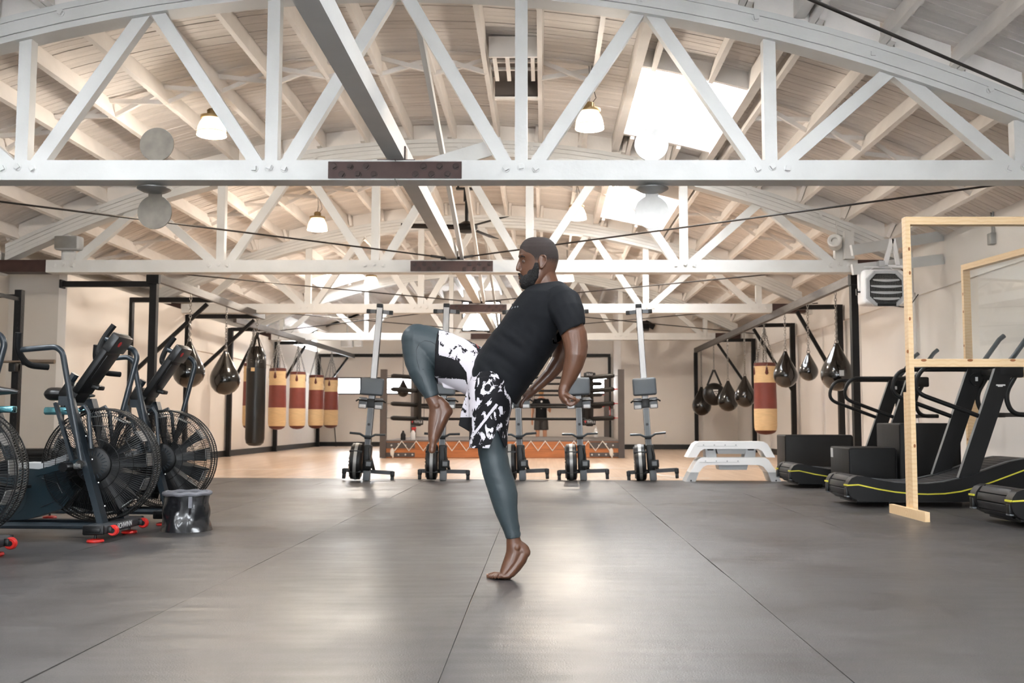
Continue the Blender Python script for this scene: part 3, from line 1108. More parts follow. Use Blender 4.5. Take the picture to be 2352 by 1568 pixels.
heater()
def wallstrut(label, a, b):
    a, b = V(a), V(b)
    o = MB().beam((0, 0, 0), b - a, .04, .14).build('wall_strut', M['white'], None, a, ang=0)
    tag(o, label, 'beam', 'white struts that carry the heater')
    return o


wallstrut('upper white timber strut above the unit heater', (4.0, 13.15, 2.99), (5.42, 13.75, 3.29))
ws = wallstrut('lower white timber strut just above the unit heater', (4.05, 13.3, 2.76), (5.42, 13.75, 2.97))
MB().beam((0.03, 0, .0), (.13, .0, .36), .03, .06).beam((.2, 0, 0), (.15, 0, .36), .03, .05).box((.11, 0, -.005), (.3, .03, .03)).build('strut_bracket', M['wplas'], ws, (.42, .06, .06))
# ---------------------------------------------------------------- wall services
t = thing('conduit', 'galvanised junction box with two conduit pipes on the right wall', 'conduit', (XR - .04, 12.2, 2.95))
MB().rbox((-.02, 0, .02), (.08, .11, .14), .008).build('junction_box', M['galv'], t)
for s in (-1, 1):
    MB().tube([(-.01, s * .022, .09), (-.01, s * .022, .32), (-.01, s * .05, .40), (-.01, s * .13, .46)], .011, 8).build('pipe', M['galv'], t)
o = MB().tube([(0, 0, 0), (0, 0, 2.6)], .018, 8).build('conduit_pipe', M['wallw'], None, (XR - .05, 14.85, .05))
tag(o, 'white vertical conduit pipe on the right wall behind the pine screen', 'pipe')
o = MB().tube([(0, 0, 0), (-.12, 9.4, .02)], .012, 8).build('wall_pipe', M['galv'], None, (XR - .06, 5.4, 3.36))
tag(o, 'long grey pipe running along the top of the right wall', 'pipe')
# red and black strap hanging on the wall
t = thing('strap_hanger', 'red and black hanging strap with slim pole on the right wall', 'strap', (5.36, 14.95, 0))
MB().b2((-.02, -.01, 2.12), (.02, .01, 2.5)).build('red_strap', M['red'], t)
MB().b2((-.02, -.01, 1.75), (.02, .01, 2.12)).build('black_strap', M['black'], t)
MB().cyl((.04, .02, .95), (.04, .02, 2.6), .01, 8).build('pole', M['alu'], t)
MB().cyl((.04, .02, .72), (.04, .02, 1.06), .02, 8).tube([(.04, 0, 1.05), (.1, 0, 1.05), (.13, 0, .98)], .012, 6).build('red_clamp', M['red'], t)

# ---------------------------------------------------------------- bag rigs
def rig_left():
    t = thing('bag_rig', 'black steel punching-bag rig along the left wall', 'bag rig', (-5.62, 14.75, 0))
    o = V(5.62, -14.75, 0)
    def put(mb, n, m):
        mb.v = [tuple(Vector(p) + o) for p in mb.v]
        return mb.build(n, m, t, ang=30)
    zb = 2.86
    put(MB().beam((-5.62, 14.7, zb), (-5.58, 20.3, zb), .07, .12), 'beam', M['beamsteel'])
    put(MB().beam((-6.33, 20.9, zb), (-5.98, 32.2, zb - .04), .07, .12), 'beam', M['beamsteel'])
    put(MB().b2((-5.69, 14.68, -.006), (-5.59, 14.78, zb - .06)), 'front_post', M['rig'])
    put(MB().b2((-5.72, 14.62, zb - .1), (-5.54, 14.70, zb + .06)), 'end_cap', M['rig'])
    put(MB().beam((-7.0, 14.73, zb - .1), (-5.69, 14.73, zb - .1), .08, .08), 'arm', M['rig'])
    put(MB().b2((-6.99, 14.66, zb - .16), (-6.96, 14.80, zb - .04)), 'wall_plate', M['rig'])
    for y, xb in ((17.25, -5.6), (20.0, -5.58), (22.83, -6.28), (26.8, -6.15), (31.86, -6.0)):
        put(MB().b2((-7.05, y - .05, -.006), (-6.95, y + .05, zb - .0)), 'wall_post', M['rig'])
        put(MB().beam((-7.0, y, zb - .03), (xb - .02, y, zb - .03), .08, .08), 'arm', M['rig'])
        put(MB().beam((-6.97, y, 1.55), (xb - .1, y, zb - .1), .06, .06), 'diagonal_stay', M['rig'])
    # rail across the back wall and its end post
    put(MB().b2((-7.05, 32.22, 2.8), (2.12, 32.32, 2.9)), 'back_rail', M['rig'])
    put(MB().b2((2.04, 32.22, -.006), (2.13, 32.32, 2.8)), 'back_post', M['rig'])


def rig_right():
    t = thing('bag_rig', 'black steel punching-bag rig along the right wall', 'bag rig', (4.55, 14.9, 0))
    o = V(-4.55, -14.9, 0)
    def put(mb, n, m):
        mb.v = [tuple(Vector(p) + o) for p in mb.v]
        return mb.build(n, m, t, ang=30)
    zb = 2.86
    put(MB().beam((4.55, 14.85, zb), (4.28, 28.75, zb - .1), .08, .13), 'beam', M['beamsteel'])
    put(MB().b2((4.50, 14.85, -.006), (4.6, 14.96, zb - .06)), 'front_post', M['rig'])
    put(MB().b2((4.47, 14.76, zb - .1), (4.64, 14.90, zb + .08)), 'end_cap', M['rig'])
    put(MB().b2((4.23, 28.65, -.006), (4.33, 28.75, zb - .16)), 'rear_post', M['rig'])
    for y in (18.4, 21.9, 26.0):
        xb = 4.55 - .27 * (y - 14.9) / 13.9
        put(MB().b2((5.3, y - .05, -.006), (5.4, y + .05, zb + .02)), 'wall_post', M['rig'])
        put(MB().beam((5.3, y, zb - .02), (xb + .03, y, zb - .03), .08, .08), 'arm', M['rig'])
        put(MB().beam((5.32, y, 1.45), (xb + .1, y, zb - .1), .06, .06), 'diagonal_stay', M['rig'])


rig_left()
rig_right()

# ---------------------------------------------------------------- chains and bags
_lk = None
def chain(parent, p0, p1, name='chain', link=.062, r=.0062):
    p0, p1 = V(p0), V(p1)
    d = p1 - p0
    L = d.length
    n = max(2, int(L / (link * .74)))
    q = Vector((0, 0, 1)).rotation_difference(d.normalized())
    mb = MB()
    rz = random.uniform(0, 3)
    for k in range(n):
        c = p0 + d * ((k + .5) / n)
        a = rz + (math.pi / 2 if k % 2 else 0)
        pts = []
        for j in range(8):
            th = 2 * math.pi * j / 8
            x, z = link * .28 * math.cos(th), link * .5 * math.sin(th)
            pts.append(c + q @ Vector((x * math.cos(a), x * math.sin(a), z)))
        mb.tube(pts, r, 4, closed=True)
    return mb.build(name, M['chain'], parent, ang=60)


def teardrop(x, y, zc, r, ztop, label, group='black teardrop bags', mark=False, mat='glossbag', hang=None):
    """zc centre of the round part, r its radius, ztop height of the rig beam underside"""
    t = thing('teardrop_bag', label, 'punching bag', (x, y, zc - r), group=group)
    neck = r * 1.95
    prof = [(.01, 0), (r * .35, .06 * r), (r * .65, .24 * r), (r * .88, .52 * r), (r * .985, .82 * r), (r, 1.02 * r), (r * .97, 1.25 * r), (r * .86, 1.55 * r),
            (r * .70, 1.85 * r), (r * .53, 2.15 * r), (r * .37, 2.45 * r), (r * .24, 2.7 * r), (r * .16, 2.88 * r), (r * .13, 2.98 * r), (.01, 3.0 * r)]
    mb = MB()
    n = 32
    rings = []
    ph = random.uniform(0, 6)
    for rr, z in prof:
        f = max(0, min(1, (z / r - 1.1) / 1.3))
        ring = []
        for k in range(n):
            a = 2 * math.pi * k / n
            fold = 1 + .12 * f * (math.cos(5 * a + ph) * .7 + math.cos(3 * a + ph * 2) * .5)
            ring.append((max(rr, .004) * fold * math.cos(a), max(rr, .004) * fold * math.sin(a), z))
        rings.append(ring)
    mb.ring_loft(rings)
    mb.build('bag_body', M[mat], t, ang=70)
    MB().torus((0, 0, 3.0 * r + .02), .028, .007, (0, 1, 0), 14, 6).cyl((0, 0, 2.93 * r), (0, 0, 3.0 * r), .02, 8).build('swivel', M['chain'], t)
    chain(t, (0, 0, 3.0 * r + .04), (0, 0, ztop - (zc - r)))
    if mark:
        MB().b2((-.035, -r * 1.0, r * .9), (.035, -r * .97, r * 1.25)).build('paper_tag', M['lgrey'], t)
    return t


def heavybag(x, y, z0, z1, r, ztop, label, group='cream and red heavy bags'):
    t = thing('heavy_bag', label, 'punching bag', (x, y, z0), group=group)
    h = z1 - z0
    s = lambda pr: [(a, b * h) for a, b in pr]
    MB().lathe([(.01, 0), (r * .5, .012), (r * .8, .045), (r * .93, .085)], 28).build('bag_bottom', M['redd'], t)
    MB().lathe([(r * .93, .085), (r * .99, .15), (r, .22), (r * 1.0, h * .36)], 28, cap=False).build('lower_panel', M['cream'], t)
    MB().lathe([(r * 1.0, h * .36), (r * .985, h * .5), (r * .965, h * .72)], 28, cap=False).build('middle_panel', M['redl'], t)
    MB().lathe([(r * .965, h * .72), (r * .96, h * .85), (r * .95, h * .95)], 28, cap=False).build('upper_panel', M['cream'], t)
    MB().lathe([(r * .955, h * .95), (r * .95, h * .995), (r * .85, h), (.01, h * .985)], 28).build('rim', M['redd'], t)
    for k in range(4):
        a = math.radians(45 + 90 * k + 45 - 90 + random.uniform(-12, 12))
        R = Matrix.Rotation(a, 3, 'Z')
        c = R @ V(r * .965, 0, h * .895)
        MB().lathe([(.01, -.095), (.022, -.085), (.036, -.06), (.03, -.03), (.018, .03), (.016, .055), (.005, .06)], 12, c, R @ Matrix.Diagonal((.25, 1, 1))).build('leather_tab', M['redd'], t)
        p = R @ V(r * .98, 0, h * .93)
        chain(t, p, (0, 0, ztop - z0 - .12))
    chain(t, (0, 0, ztop - z0 - .14), (0, 0, ztop - z0))
    MB().torus((0, 0, ztop - z0 - .13), .03, .006, (0, 1, 0), 12, 6).build('ring', M['chain'], t)
    return t


ZL = 2.79
teardrop(-5.6, 16.15, 1.55, .245, ZL, 'black gloss teardrop bag nearest on the left rig, behind an air bike handle')
teardrop(-5.6, 18.0, 1.50, .26, ZL, 'black gloss teardrop bag second on the left rig, left of the long black bag')


def long_bag():
    t = thing('heavy_bag', 'long matte black heavy bag with strap top on the left rig', 'punching bag', (-5.58, 19.87, .3))
    r = .182
    MB().lathe([(.01, 0), (r * .6, .012), (r * .9, .06), (r, .14), (r * 1.02, .9), (r * 1.02, 1.5)], 28).build('bag_body', M['mattebag'], t)
    MB().lathe([(r * 1.02, 1.5), (r * 1.0, 1.62), (r * .92, 1.75), (r * .6, 1.9), (r * .45, 1.93)], 28).build('bag_collar', M['glossbag'], t)
    for k in range(6):
        a = math.pi / 3 * k + .25
        R = Matrix.Rotation(a, 3, 'Z')
        MB().beam(R @ V(r * .99, 0, 1.52), R @ V(r * .93, 0, 1.78), .045, .01, up=R @ V(1, 0, 0)).build('strap', M['glossbag'], t)
        MB().beam(R @ V(r * .93, 0, 1.77), (0, 0, 2.2), .04, .008, up=R @ V(1, 0, 0)).build('hanging_strap', M['glossbag'], t)
        for zz in (1.62, 1.66):
            for s in (-1, 1):
                MB().ball(R @ V(r * 1.005, s * .012, zz), .006, 6, 4).build('rivet', M['chain'], t)
    MB().b2((-.05, -r * 1.06, 1.44), (.02, -r * 1.02, 1.51)).build('label_patch', M['cream'], t)
    chain(t, (0, 0, 2.18), (0, 0, ZL - .3))


long_bag()
heavybag(-6.22, 21.9, .6, 2.02, .2, ZL, 'cream and red heavy bag mostly hidden behind the long black bag')
for (u, xx, lab) in ((638, -6.24, 'cream and red heavy bag right of the long black bag'), (684, -6.19, 'second cream and red heavy bag right of the long black bag'),
                     (727, -6.12, 'third cream and red heavy bag right of the long black bag'), (761, -6.06, 'farthest cream and red heavy bag on the left rig')):
    yy = -xx * F / (VX - u)
    heavybag(xx, yy, .58, 2.02, .205, ZL - .02, lab)


def rx(u):
    # distance along the right beam for an image column
    k = (u - VX) / F
    # x = 4.55-.01942*(y-14.9)
    y = (4.55 + .01942 * 14.9) / (k + .01942)
    return 4.55 - .01942 * (y - 14.9), y


def rz(y):
    return 2.78 - .1 * (y - 14.9) / 13.9


def rbag(u, vc, rpx, label, **kw):
    x, y = rx(u)
    p = AT(u, vc, y)
    r = rpx * y / F
    teardrop(x, y, p.z, r, rz(y), label, **kw)


G2 = 'black teardrop bags on the right rig'
rbag(1923, 861, 37, 'large black gloss teardrop bag with a paper tag beside the right front post', group=G2, mark=True)
rbag(1858, 853, 21.5, 'small black gloss teardrop bag left of the large tagged bag', group=G2)
rbag(1805, 862, 28, 'black gloss teardrop bag right of the cream and red bag on the right rig', group=G2)
rbag(1711, 911, 24, 'black gloss teardrop bag just left of the cream and red bag on the right rig', group=G2)
rbag(1672, 921, 23.5, 'black gloss teardrop bag second left of the cream and red bag on the right rig', group=G2)
rbag(1611, 932, 22, 'farthest black teardrop bag beside the rear post of the right rig', group=G2)
x, y = rx(1757)
zt, zb_ = AT(1757, 833, y).z, AT(1757, 998, y).z
heavybag(x, y, zb_, zt, 26 * y / F, rz(y), 'cream and red heavy bag hanging on the right rig')


def ball_bag():
    x, y = rx(1640)
    zc, r = AT(1640, 905, y).z, 26 * y / F
    t = thing('wrecking_ball_bag', 'round matte black ball bag with white triangle emblem on two straps', 'punching bag', (x, y, zc))
    MB().ball((0, 0, 0), r, 24, 14).build('bag_body', M['mattebag'], t)
    for s in (-1, 1):
        MB().beam((s * r * .62, -r * .1, r * .76), (s * .01, 0, r * 2.15), .05, .012, up=(0, 1, 0)).build('strap', M['mattebag'], t)
    # triangle emblem
    e = -r * 1.005
    R = Matrix.Rotation(-.25, 3, 'X')
    mb = MB()
    mb.prism([(-.055, .05), (.055, .05), (.0, -.06)], 'y', e, e + .02)
    mb.b2((-.07, e, .07), (.05, e + .03, .11))
    mb.build('emblem', M['ink'], t)
    MB().prism([(-.02, .03), (.02, .03), (.0, -.02)], 'y', e - .002, e + .001).build('emblem_centre', M['inkd'], t)
    chain(t, (0, 0, r * 2.15), (0, 0, rz(y) - zc))


ball_bag()

# ---------------------------------------------------------------- rowing machines, stored upright
def make_rower():
    """local frame: origin on the floor under the housing, x right, -y towards the viewer, z up"""
    t = thing('rowing_machine', '', 'rowing machine', group='rowing machines stored upright')
    # monorail
    a, b = V(0, .06, .42), V(0, .26, 2.33)
    d = (b - a).normalized()
    P = lambda z: a + d * ((z - a.z) / d.z)
    up = V(0, -1, 0)
    MB().beam(a, b, .072, .045, up=up).build('monorail', M['rail'], t)
    MB().beam(a + V(.036, .03, 0), b + V(.036, .03, 0), .012, .07, up=up).beam(a + V(-.036, .03, 0), b + V(-.036, .03, 0), .012, .07, up=up).build('rail_edge', M['black'], t)
    MB().rbox(b + V(0, 0, .02), (.085, .08, .05), .008).build('rail_end_cap', M['dark'], t)
    for s in (-1, 1):
        MB().beam(b + V(s * .04, .0, -.06), b + V(s * .13, .05, -.06), .05, .05).build('rear_foot_tube', M['grey'], t)
        MB().rbox(b + V(s * .145, .05, -.06), (.07, .06, .058), .008).build('rear_foot_cap', M['dark'], t)
    # seat on the rail
    p = P(1.24)
    R = Matrix.Rotation(math.atan2(d.y, d.z) * -1, 3, 'X')
    MB().rbox(p + V(0, -.10, 0), (.315, .055, .235), .05, R, 4).build('seat', M['seat'], t)
    MB().rbox(p + V(0, -.05, 0), (.16, .06, .17), .01, R).build('seat_carriage', M['dark'], t)
    # foot stretchers
    q = P(1.02)
    for s in (-1, 1):
        MB().rbox(q + V(s * .105, -.06, 0), (.11, .03, .15), .012, R).build('foot_plate', M['grey'], t)
        MB().rbox(q + V(s * .105, -.085, -.045), (.085, .02, .045), .006, R).build('heel_cup', M['lgrey'], t)
        MB().tube([q + V(s * .05, -.08, .03), q + V(s * .1, -.115, .035), q + V(s * .165, -.08, .04), q + V(s * .195, -.06, .02)], .012, 6).build('foot_strap', M['black'], t)
    MB().rbox(q + V(0, -.03, 0), (.12, .07, .12), .01, R).build('foot_mount', M['dark'], t)
    # lower boom between housing and foot plates, handle parked on it
    MB().beam(P(.46) + V(0, -.02, 0), P(.95) + V(0, -.02, 0), .06, .05, up=up).build('boom', M['grey'], t)
    MB().cyl(P(.74) + V(0, -.06, 0), P(.74) + V(0, -.04, 0), .018, 10).build('boom_bolt', M['dark'], t)
    h = P(.58) + V(0, -.1, 0)
    MB().tube([h + V(-.235, -.01, .035), h + V(-.1, 0, .03), h + V(-.045, 0, .0), h + V(.045, 0, .0), h + V(.1, 0, .03), h + V(.235, -.01, .035)], .0155, 8).build('handle', M['slate'], t)
    MB().rbox(h + V(0, .04, -.01), (.09, .05, .05), .01).build('handle_hook', M['dark'], t)
    # housing and flywheel
    MB().rbox((0.015, .03, .30), (.105, .16, .34), .018).build('housing', M['dark'], t)
    MB().rbox((.03, -.02, .07), (.09, .14, .13), .012).build('front_foot_block', M['grey'], t)
    c = V(-.125, .05, .245)
    RY = Matrix.Rotation(math.pi / 2, 3, 'Y')
    MB().lathe([(.05, -.075), (.2, -.075), (.235, -.06), (.238, -.03), (.238, .03), (.235, .06), (.2, .075), (.05, .075)], 36, c, RY).build('flywheel_cage', M['black'], t)
    MB().lathe([(.236, -.02), (.2415, -.02), (.2415, .02), (.236, .02)], 36, c, RY, cap=False).build('perforated_band', M['galv'], t)
    mb = MB()
    for k in range(14):
        an = 2 * math.pi * k / 14
        mb.box(c + V(-.078, .15 * math.cos(an), .15 * math.sin(an)), (.01, .014, .12), Matrix.Rotation(-an + math.pi / 2, 3, 'X'))
    mb.build('cage_spokes', M['grey'], t)
    for zz in (.12, .38):
        MB().rbox((-.12, -.185 + abs(zz - .25) * .35, zz), (.17, .02, .03), .006).build('cage_clip', M['dark'], t)
    # monitor on its arm
    MB().tube([(.04, -.03, .44), (.06, -.12, .34), (.06, -.13, .28)], .014, 8).build('monitor_arm', M['dark'], t)
    MB().rbox((.06, -.145, .225), (.11, .035, .1), .01).build('monitor', M['dark'], t)
    MB().b2((.025, -.1645, .20), (.085, -.1625, .255)).build('monitor_screen', M['grey'], t)
    # front leg bar
    MB().beam((-.3, .16, .115), (.36, .16, .115), .05, .05).build('front_leg', M['rleg'], t)
    for s in (-.29, .35):
        MB().rbox((s, .16, .1), (.055, .07, .07), .008).build('leg_cap', M['dark'], t)
        MB().rbox((s, .16, .035), (.045, .05, .07), .008).build('foot', M['dark'], t)
    MB().beam((.02, .08, .4), (.1, .16, .13), .03, .03).build('leg_brace', M['dark'], t)
    return t


M['rail'] = MAT('rail_aluminium', (168, 168, 168), .42, metal=.55, var=.12, vscale=14, stretch=(4, 4, .4))
M['rleg'] = MAT('rower_leg', (46, 47, 50), .5)
ROW = make_rower()
RLAB = ['rowing machine stored upright, leftmost of the row', 'rowing machine stored upright behind the raised foot of the man', 'rowing machine stored upright, mostly hidden behind the legs of the man',
        'rowing machine stored upright behind the hand of the man', 'rowing machine stored upright, rightmost of the row beside the white steps']
RPOS = [(-2.36, .06, .065), (-1.35, .05, .02), (-.3, -.03, -.04), (.5, -.02, -.03), (1.42, -.08, -.062)]
for i, (x, rz_, lean) in enumerate(RPOS):
    r = ROW if i == 0 else copy_tree(ROW, (0, 0, 0))
    r['label'] = RLAB[i]
    r.location = (x, 13.58, 0.0)
    r.rotation_euler = (0, lean, rz_)
    bpy.context.view_layer.update()

# ---------------------------------------------------------------- white stacked step platforms
def step_platform(label, ext, loc, dx=0.0):
    t = thing('step_platform', label, 'step platform', loc, group='white step platforms')
    # outline of the side in x,z from an arched bench shape
    hw = .56 if ext else .57
    h = .31 if ext else .205
    out = [(-hw, 0 if not ext else .12), (-hw + .075, h - .07), (-hw + .1, h - .03), (-hw + .15, h)]
    out = out + [(-p[0], p[1]) for p in reversed(out)]
    inn = [(hw - .115, 0 if not ext else .12), (hw - .17, h - .12), (hw - .22, h - .095), (-hw + .22, h - .095), (-hw + .17, h - .12), (-hw + .115, 0 if not ext else .12)]
    MB().prism(out + inn, 'y', -.17, .17).build('deck_body', M['wplas'], t, ang=25)
    for k in range(4):
        MB().lathe([(.009, 0), (.009, .004)], 10, (-.36 + .14 * k, -.171, h - .045), Matrix.Rotation(math.pi / 2, 3, 'X')).build('stud', M['lgrey'], t)
    MB().b2((-.44, -.1725, h - .062), (.08, -.1705, h - .058)).build('groove', M['lgrey'], t)
    MB().prism([(-.17, h - .16), (.18, h - .16), (.2, h - .09), (-.19, h - .09)], 'y', -.13, .13).build('under_tray', M['lgrey'], t, ang=25)
    if ext:
        for s in (-1, 1):
            MB().prism([(s * (hw + .06), 0), (s * (hw - .005), .125), (s * (hw - .115), .125), (s * (hw - .07), 0)], 'y', -.165, .165).build('leg_extension', M['lgrey'], t, ang=25)
            MB().lathe([(.01, 0), (.01, .006)], 8, (s * (hw - .01), -.166, .015), Matrix.Rotation(math.pi / 2, 3, 'X')).build('leg_pin', M['black'], t)
    else:
        for s in (-1, 1):
            MB().prism([(s * .2, h - .095), (s * .33, h - .095), (s * .32, 0.0), (s * .18, 0.0)], 'y', -.12, .12).build('folded_leg', M['lgrey'], t, ang=25)
            MB().prism([(s * .22, h - .097), (s * .31, h - .097), (s * .3, h - .115), (s * .225, h - .115)], 'y', -.1225, -.12).build('leg_slot', M['dark'], t)
    return t


step_platform('white step platform on grey leg extensions, the lower of the stacked pair', True, (2.46, 13.5, 0))
step_platform('white step platform without extensions, the upper of the stacked pair', False, (2.44, 13.52, .311))

# ---------------------------------------------------------------- curved treadmills
def make_treadmill():
    """x from the rear (0) towards the front, y from the near side (0) to the far side, z up"""
    t = thing('curved_treadmill', '', 'treadmill', group='curved manual treadmills')
    L, Wd = 1.8, .74
    top = [(.02, .17), (.03, .225), (.06, .265), (.11, .285), (.18, .28), (.3, .25), (.45, .225), (.6, .213), (.75, .213), (.9, .228), (1.05, .26), (1.2, .305), (1.35, .36), (1.5, .41), (1.65, .44), (1.75, .44), (1.8, .40)]
    bot = [(1.8, .12), (1.7, .07), (1.3, .05), (.5, .045), (.3, .05), (.12, .06), (.06, .09), (.03, .125)]
    for y0, y1, nm in ((0, .11, 'side_cover'), (Wd - .11, Wd, 'side_cover')):
        MB().prism(top + bot, 'y', y0, y1).build(nm, M['tmill'], t, ang=40)
    # belt: slats along the loop
    path = [(.16, .055), (.09, .07), (.05, .11), (.035, .165), (.045, .215), (.075, .255), (.12, .272), (.18, .268), (.3, .238), (.45, .213), (.6, .201), (.75, .201), (.9, .216), (1.05, .248), (1.2, .293), (1.35, .348), (1.5, .398), (1.62, .425), (1.72, .43)]
    P = [V(p[0], 0, p[1]) for p in path]
    cum = [0]
    for k in range(1, len(P)):
        cum.append(cum[-1] + (P[k] - P[k - 1]).length)
    def at(s):
        for k in range(1, len(P)):
            if s <= cum[k]:
                f = (s - cum[k - 1]) / (cum[k] - cum[k - 1])
                return P[k - 1].lerp(P[k], f), (P[k] - P[k - 1]).normalized()
        return P[-1], (P[-1] - P[-2]).normalized()
    me = MB().rbox((0, 0, 0), (.058, Wd - .24, .02), .006).mesh('belt_slat')
    s = .03
    while s < cum[-1]:
        p, d = at(s)
        obj('belt_slat', me, M['slat'], t, (p.x, Wd / 2, p.z), (0, -math.atan2(d.z, d.x), 0))
        s += .0625
    # yellow line and grey end caps along both covers
    line = [(.025, .20), (.12, .205), (.3, .165), (.45, .14), (.6, .125), (.75, .12), (.9, .125), (1.05, .145), (1.2, .185), (1.35, .235), (1.5, .29), (1.65, .345), (1.75, .36)]
    for yy in (-.003, Wd + .003):
        MB().ring_loft([[(x, yy - .003, z - .006), (x, yy + .003, z - .006), (x, yy + .003, z + .006), (x, yy - .003, z + .006)] for x, z in line]).build('yellow_line', M['yellow'], t)
    for y0, y1 in ((.0, .10), (Wd - .10, Wd)):
        MB().b2((.012, y0 + .004, .193), (.03, y1 - .004, .207)).build('yellow_line', M['yellow'], t)
        MB().rbox((.026, (y0 + y1) / 2, .14), (.03, .055, .075), .006).build('grip_slot', M['dark'], t)
        MB().rbox((.028, (y0 + y1) / 2, .098), (.03, .07, .012), .004).build('slot_lip', M['grey'], t)
    # perforated strips beside the belt
    for y0 in (.045, Wd - .085):
        pts = [p for p in top if .25 < p[0] < 1.7]
        MB().ring_loft([[(x, y0, z + .001), (x, y0 + .04, z + .001), (x, y0 + .04, z + .004), (x, y0, z + .004)] for x, z in pts]).build('grip_strip', M['grey'], t)
    # feet
    for x, y in ((.42, .08), (.42, Wd - .08), (1.55, .08), (1.55, Wd - .08)):
        MB().lathe([(.045, 0), (.045, .012), (.015, .02), (.013, .06)], 14, (x, y, 0)).build('foot', M['dark'], t)
    MB().rbox((.28, Wd / 2, .05), (.3, Wd - .2, .035), .01).build('underframe', M['dark'], t)
    # uprights with handrails
    for y, nm in ((.055, 0), (Wd - .055, 1)):
        b0, b1 = V(1.12, y, .24), V(1.50, y, 1.27)
        MB().beam(b0, b1, .055, .16, up=(0, 0, 1)).build('upright', M['tmill'], t)
        MB().beam(b0 + V(-.072, 0, .027), b1 + V(-.072, 0, .027), .05, .008).build('upright_edge', M['grey'], t)
        MB().rbox((1.56, y, 1.24), (.24, .057, .12), .02).build('upright_head', M['tmill'], t)
        # rail loop
        hl = fillet([(1.5, y, 1.285), (.74, y, 1.285), (.66, y, 1.05), (1.33, y, .80)], .12, 7)
        MB().tube(hl, .021, 10).build('handrail', M['dark'], t)
        # inclined grip rising to the front
        MB().tube([(1.50, y, 1.27), (1.6, y, 1.38), (1.75, y, 1.58), (1.8, y, 1.62)], .024, 10).build('push_grip', M['slate'], t)
        MB().tube(fillet([(1.62, y, 1.22), (1.5, y, 1.02), (1.56, y, .84), (1.78, y, .84)], .12, 6), .023, 10).build('low_grip', M['dark'], t)
    RX = Matrix.Rotation(math.pi / 2, 3, 'X')
    MB().lathe([(.05, -.02), (.062, 0), (.062, .02)], 20, (1.49, Wd - .09, 1.19), RX).build('hinge_disc', M['dark'], t)
    MB().b2((1.478, Wd - .115, 1.17), (1.502, Wd - .1101, 1.21)).build('lock_mark', M['ink'], t)
    MB().beam((1.58, .05, 1.25), (1.58, Wd - .05, 1.25), .06, .05).build('cross_bar', M['dark'], t)
    MB().rbox((1.62, Wd / 2, 1.27), (.2, .26, .05), .015, Matrix.Rotation(.5, 3, 'Y')).build('console', M['dark'], t)
    MB().beam((1.7, .06, .84), (1.7, Wd - .06, .84), .04, .04).build('low_bar', M['dark'], t)
    # white maker's mark on the near upright
    a = math.atan2(1.03, .38)
    MB().rbox((1.455, .0265, 1.11), (.085, .002, .012), .0008).rbox((1.45, .0265, 1.10), (.045, .002, .01), .0008).build('maker_mark', M['ink'], t)
    return t


M['tmill'] = MAT('treadmill_cover', (17, 17, 18), .45, spec=.35)
M['slat'] = MAT('belt_slat', (34, 34, 36), .5, spec=.35, var=.1, vscale=20)
TM = make_treadmill()
TM['label'] = 'black curved treadmill in the middle, directly behind the pine screen post'
TM.location = (2.74, 9.36, 0)
copy_tree(TM, (2.86, 12.0, 0), 0, 'black curved treadmill farthest back, beside the white steps')
copy_tree(TM, (3.38, 7.5, 0), 0, 'black curved treadmill nearest the camera, cut by the right picture edge')

# ---------------------------------------------------------------- foam plyo boxes
def plyo(label, x0, x1, y0, y1, h, tagm=False):
    t = thing('plyo_box', label, 'plyo box', ((x0 + x1) / 2, (y0 + y1) / 2, -.006 if y0 > 13.3 else 0), group='soft plyo boxes')
    MB().rbox((0, 0, h / 2), (x1 - x0, y1 - y0, h), .018, None, 3).build('foam_block', M['pad'], t)
    for sx in (-1, 1):
        MB().b2((sx * (x1 - x0) / 2 - .005, -(y1 - y0) / 2 - .003, .02), (sx * (x1 - x0) / 2 + .003, -(y1 - y0) / 2 + .008, h - .02)).build('corner_piping', M['blackm'], t)
    MB().b2((-(x1 - x0) / 2 + .01, -(y1 - y0) / 2 - .002, h - .014), ((x1 - x0) / 2 - .01, -(y1 - y0) / 2 + .008, h - .008)).build('top_seam', M['blackm'], t)
    if tagm:
        MB().b2((-(x1 - x0) / 2 - .003, (y1 - y0) / 2 - .12, h - .12), (-(x1 - x0) / 2 - .0005, (y1 - y0) / 2 - .03, h - .02)).build('white_label', M['lgrey'], t)


plyo('wide black soft plyo box behind the farthest treadmill', 3.28, 4.2, 13.95, 14.45, .60)
plyo('low black soft plyo box between the middle and farthest treadmills', 3.24, 3.74, 10.9, 11.62, .5, True)
plyo('tall black soft plyo box beside the low one', 3.78, 4.42, 10.9, 11.66, .76)

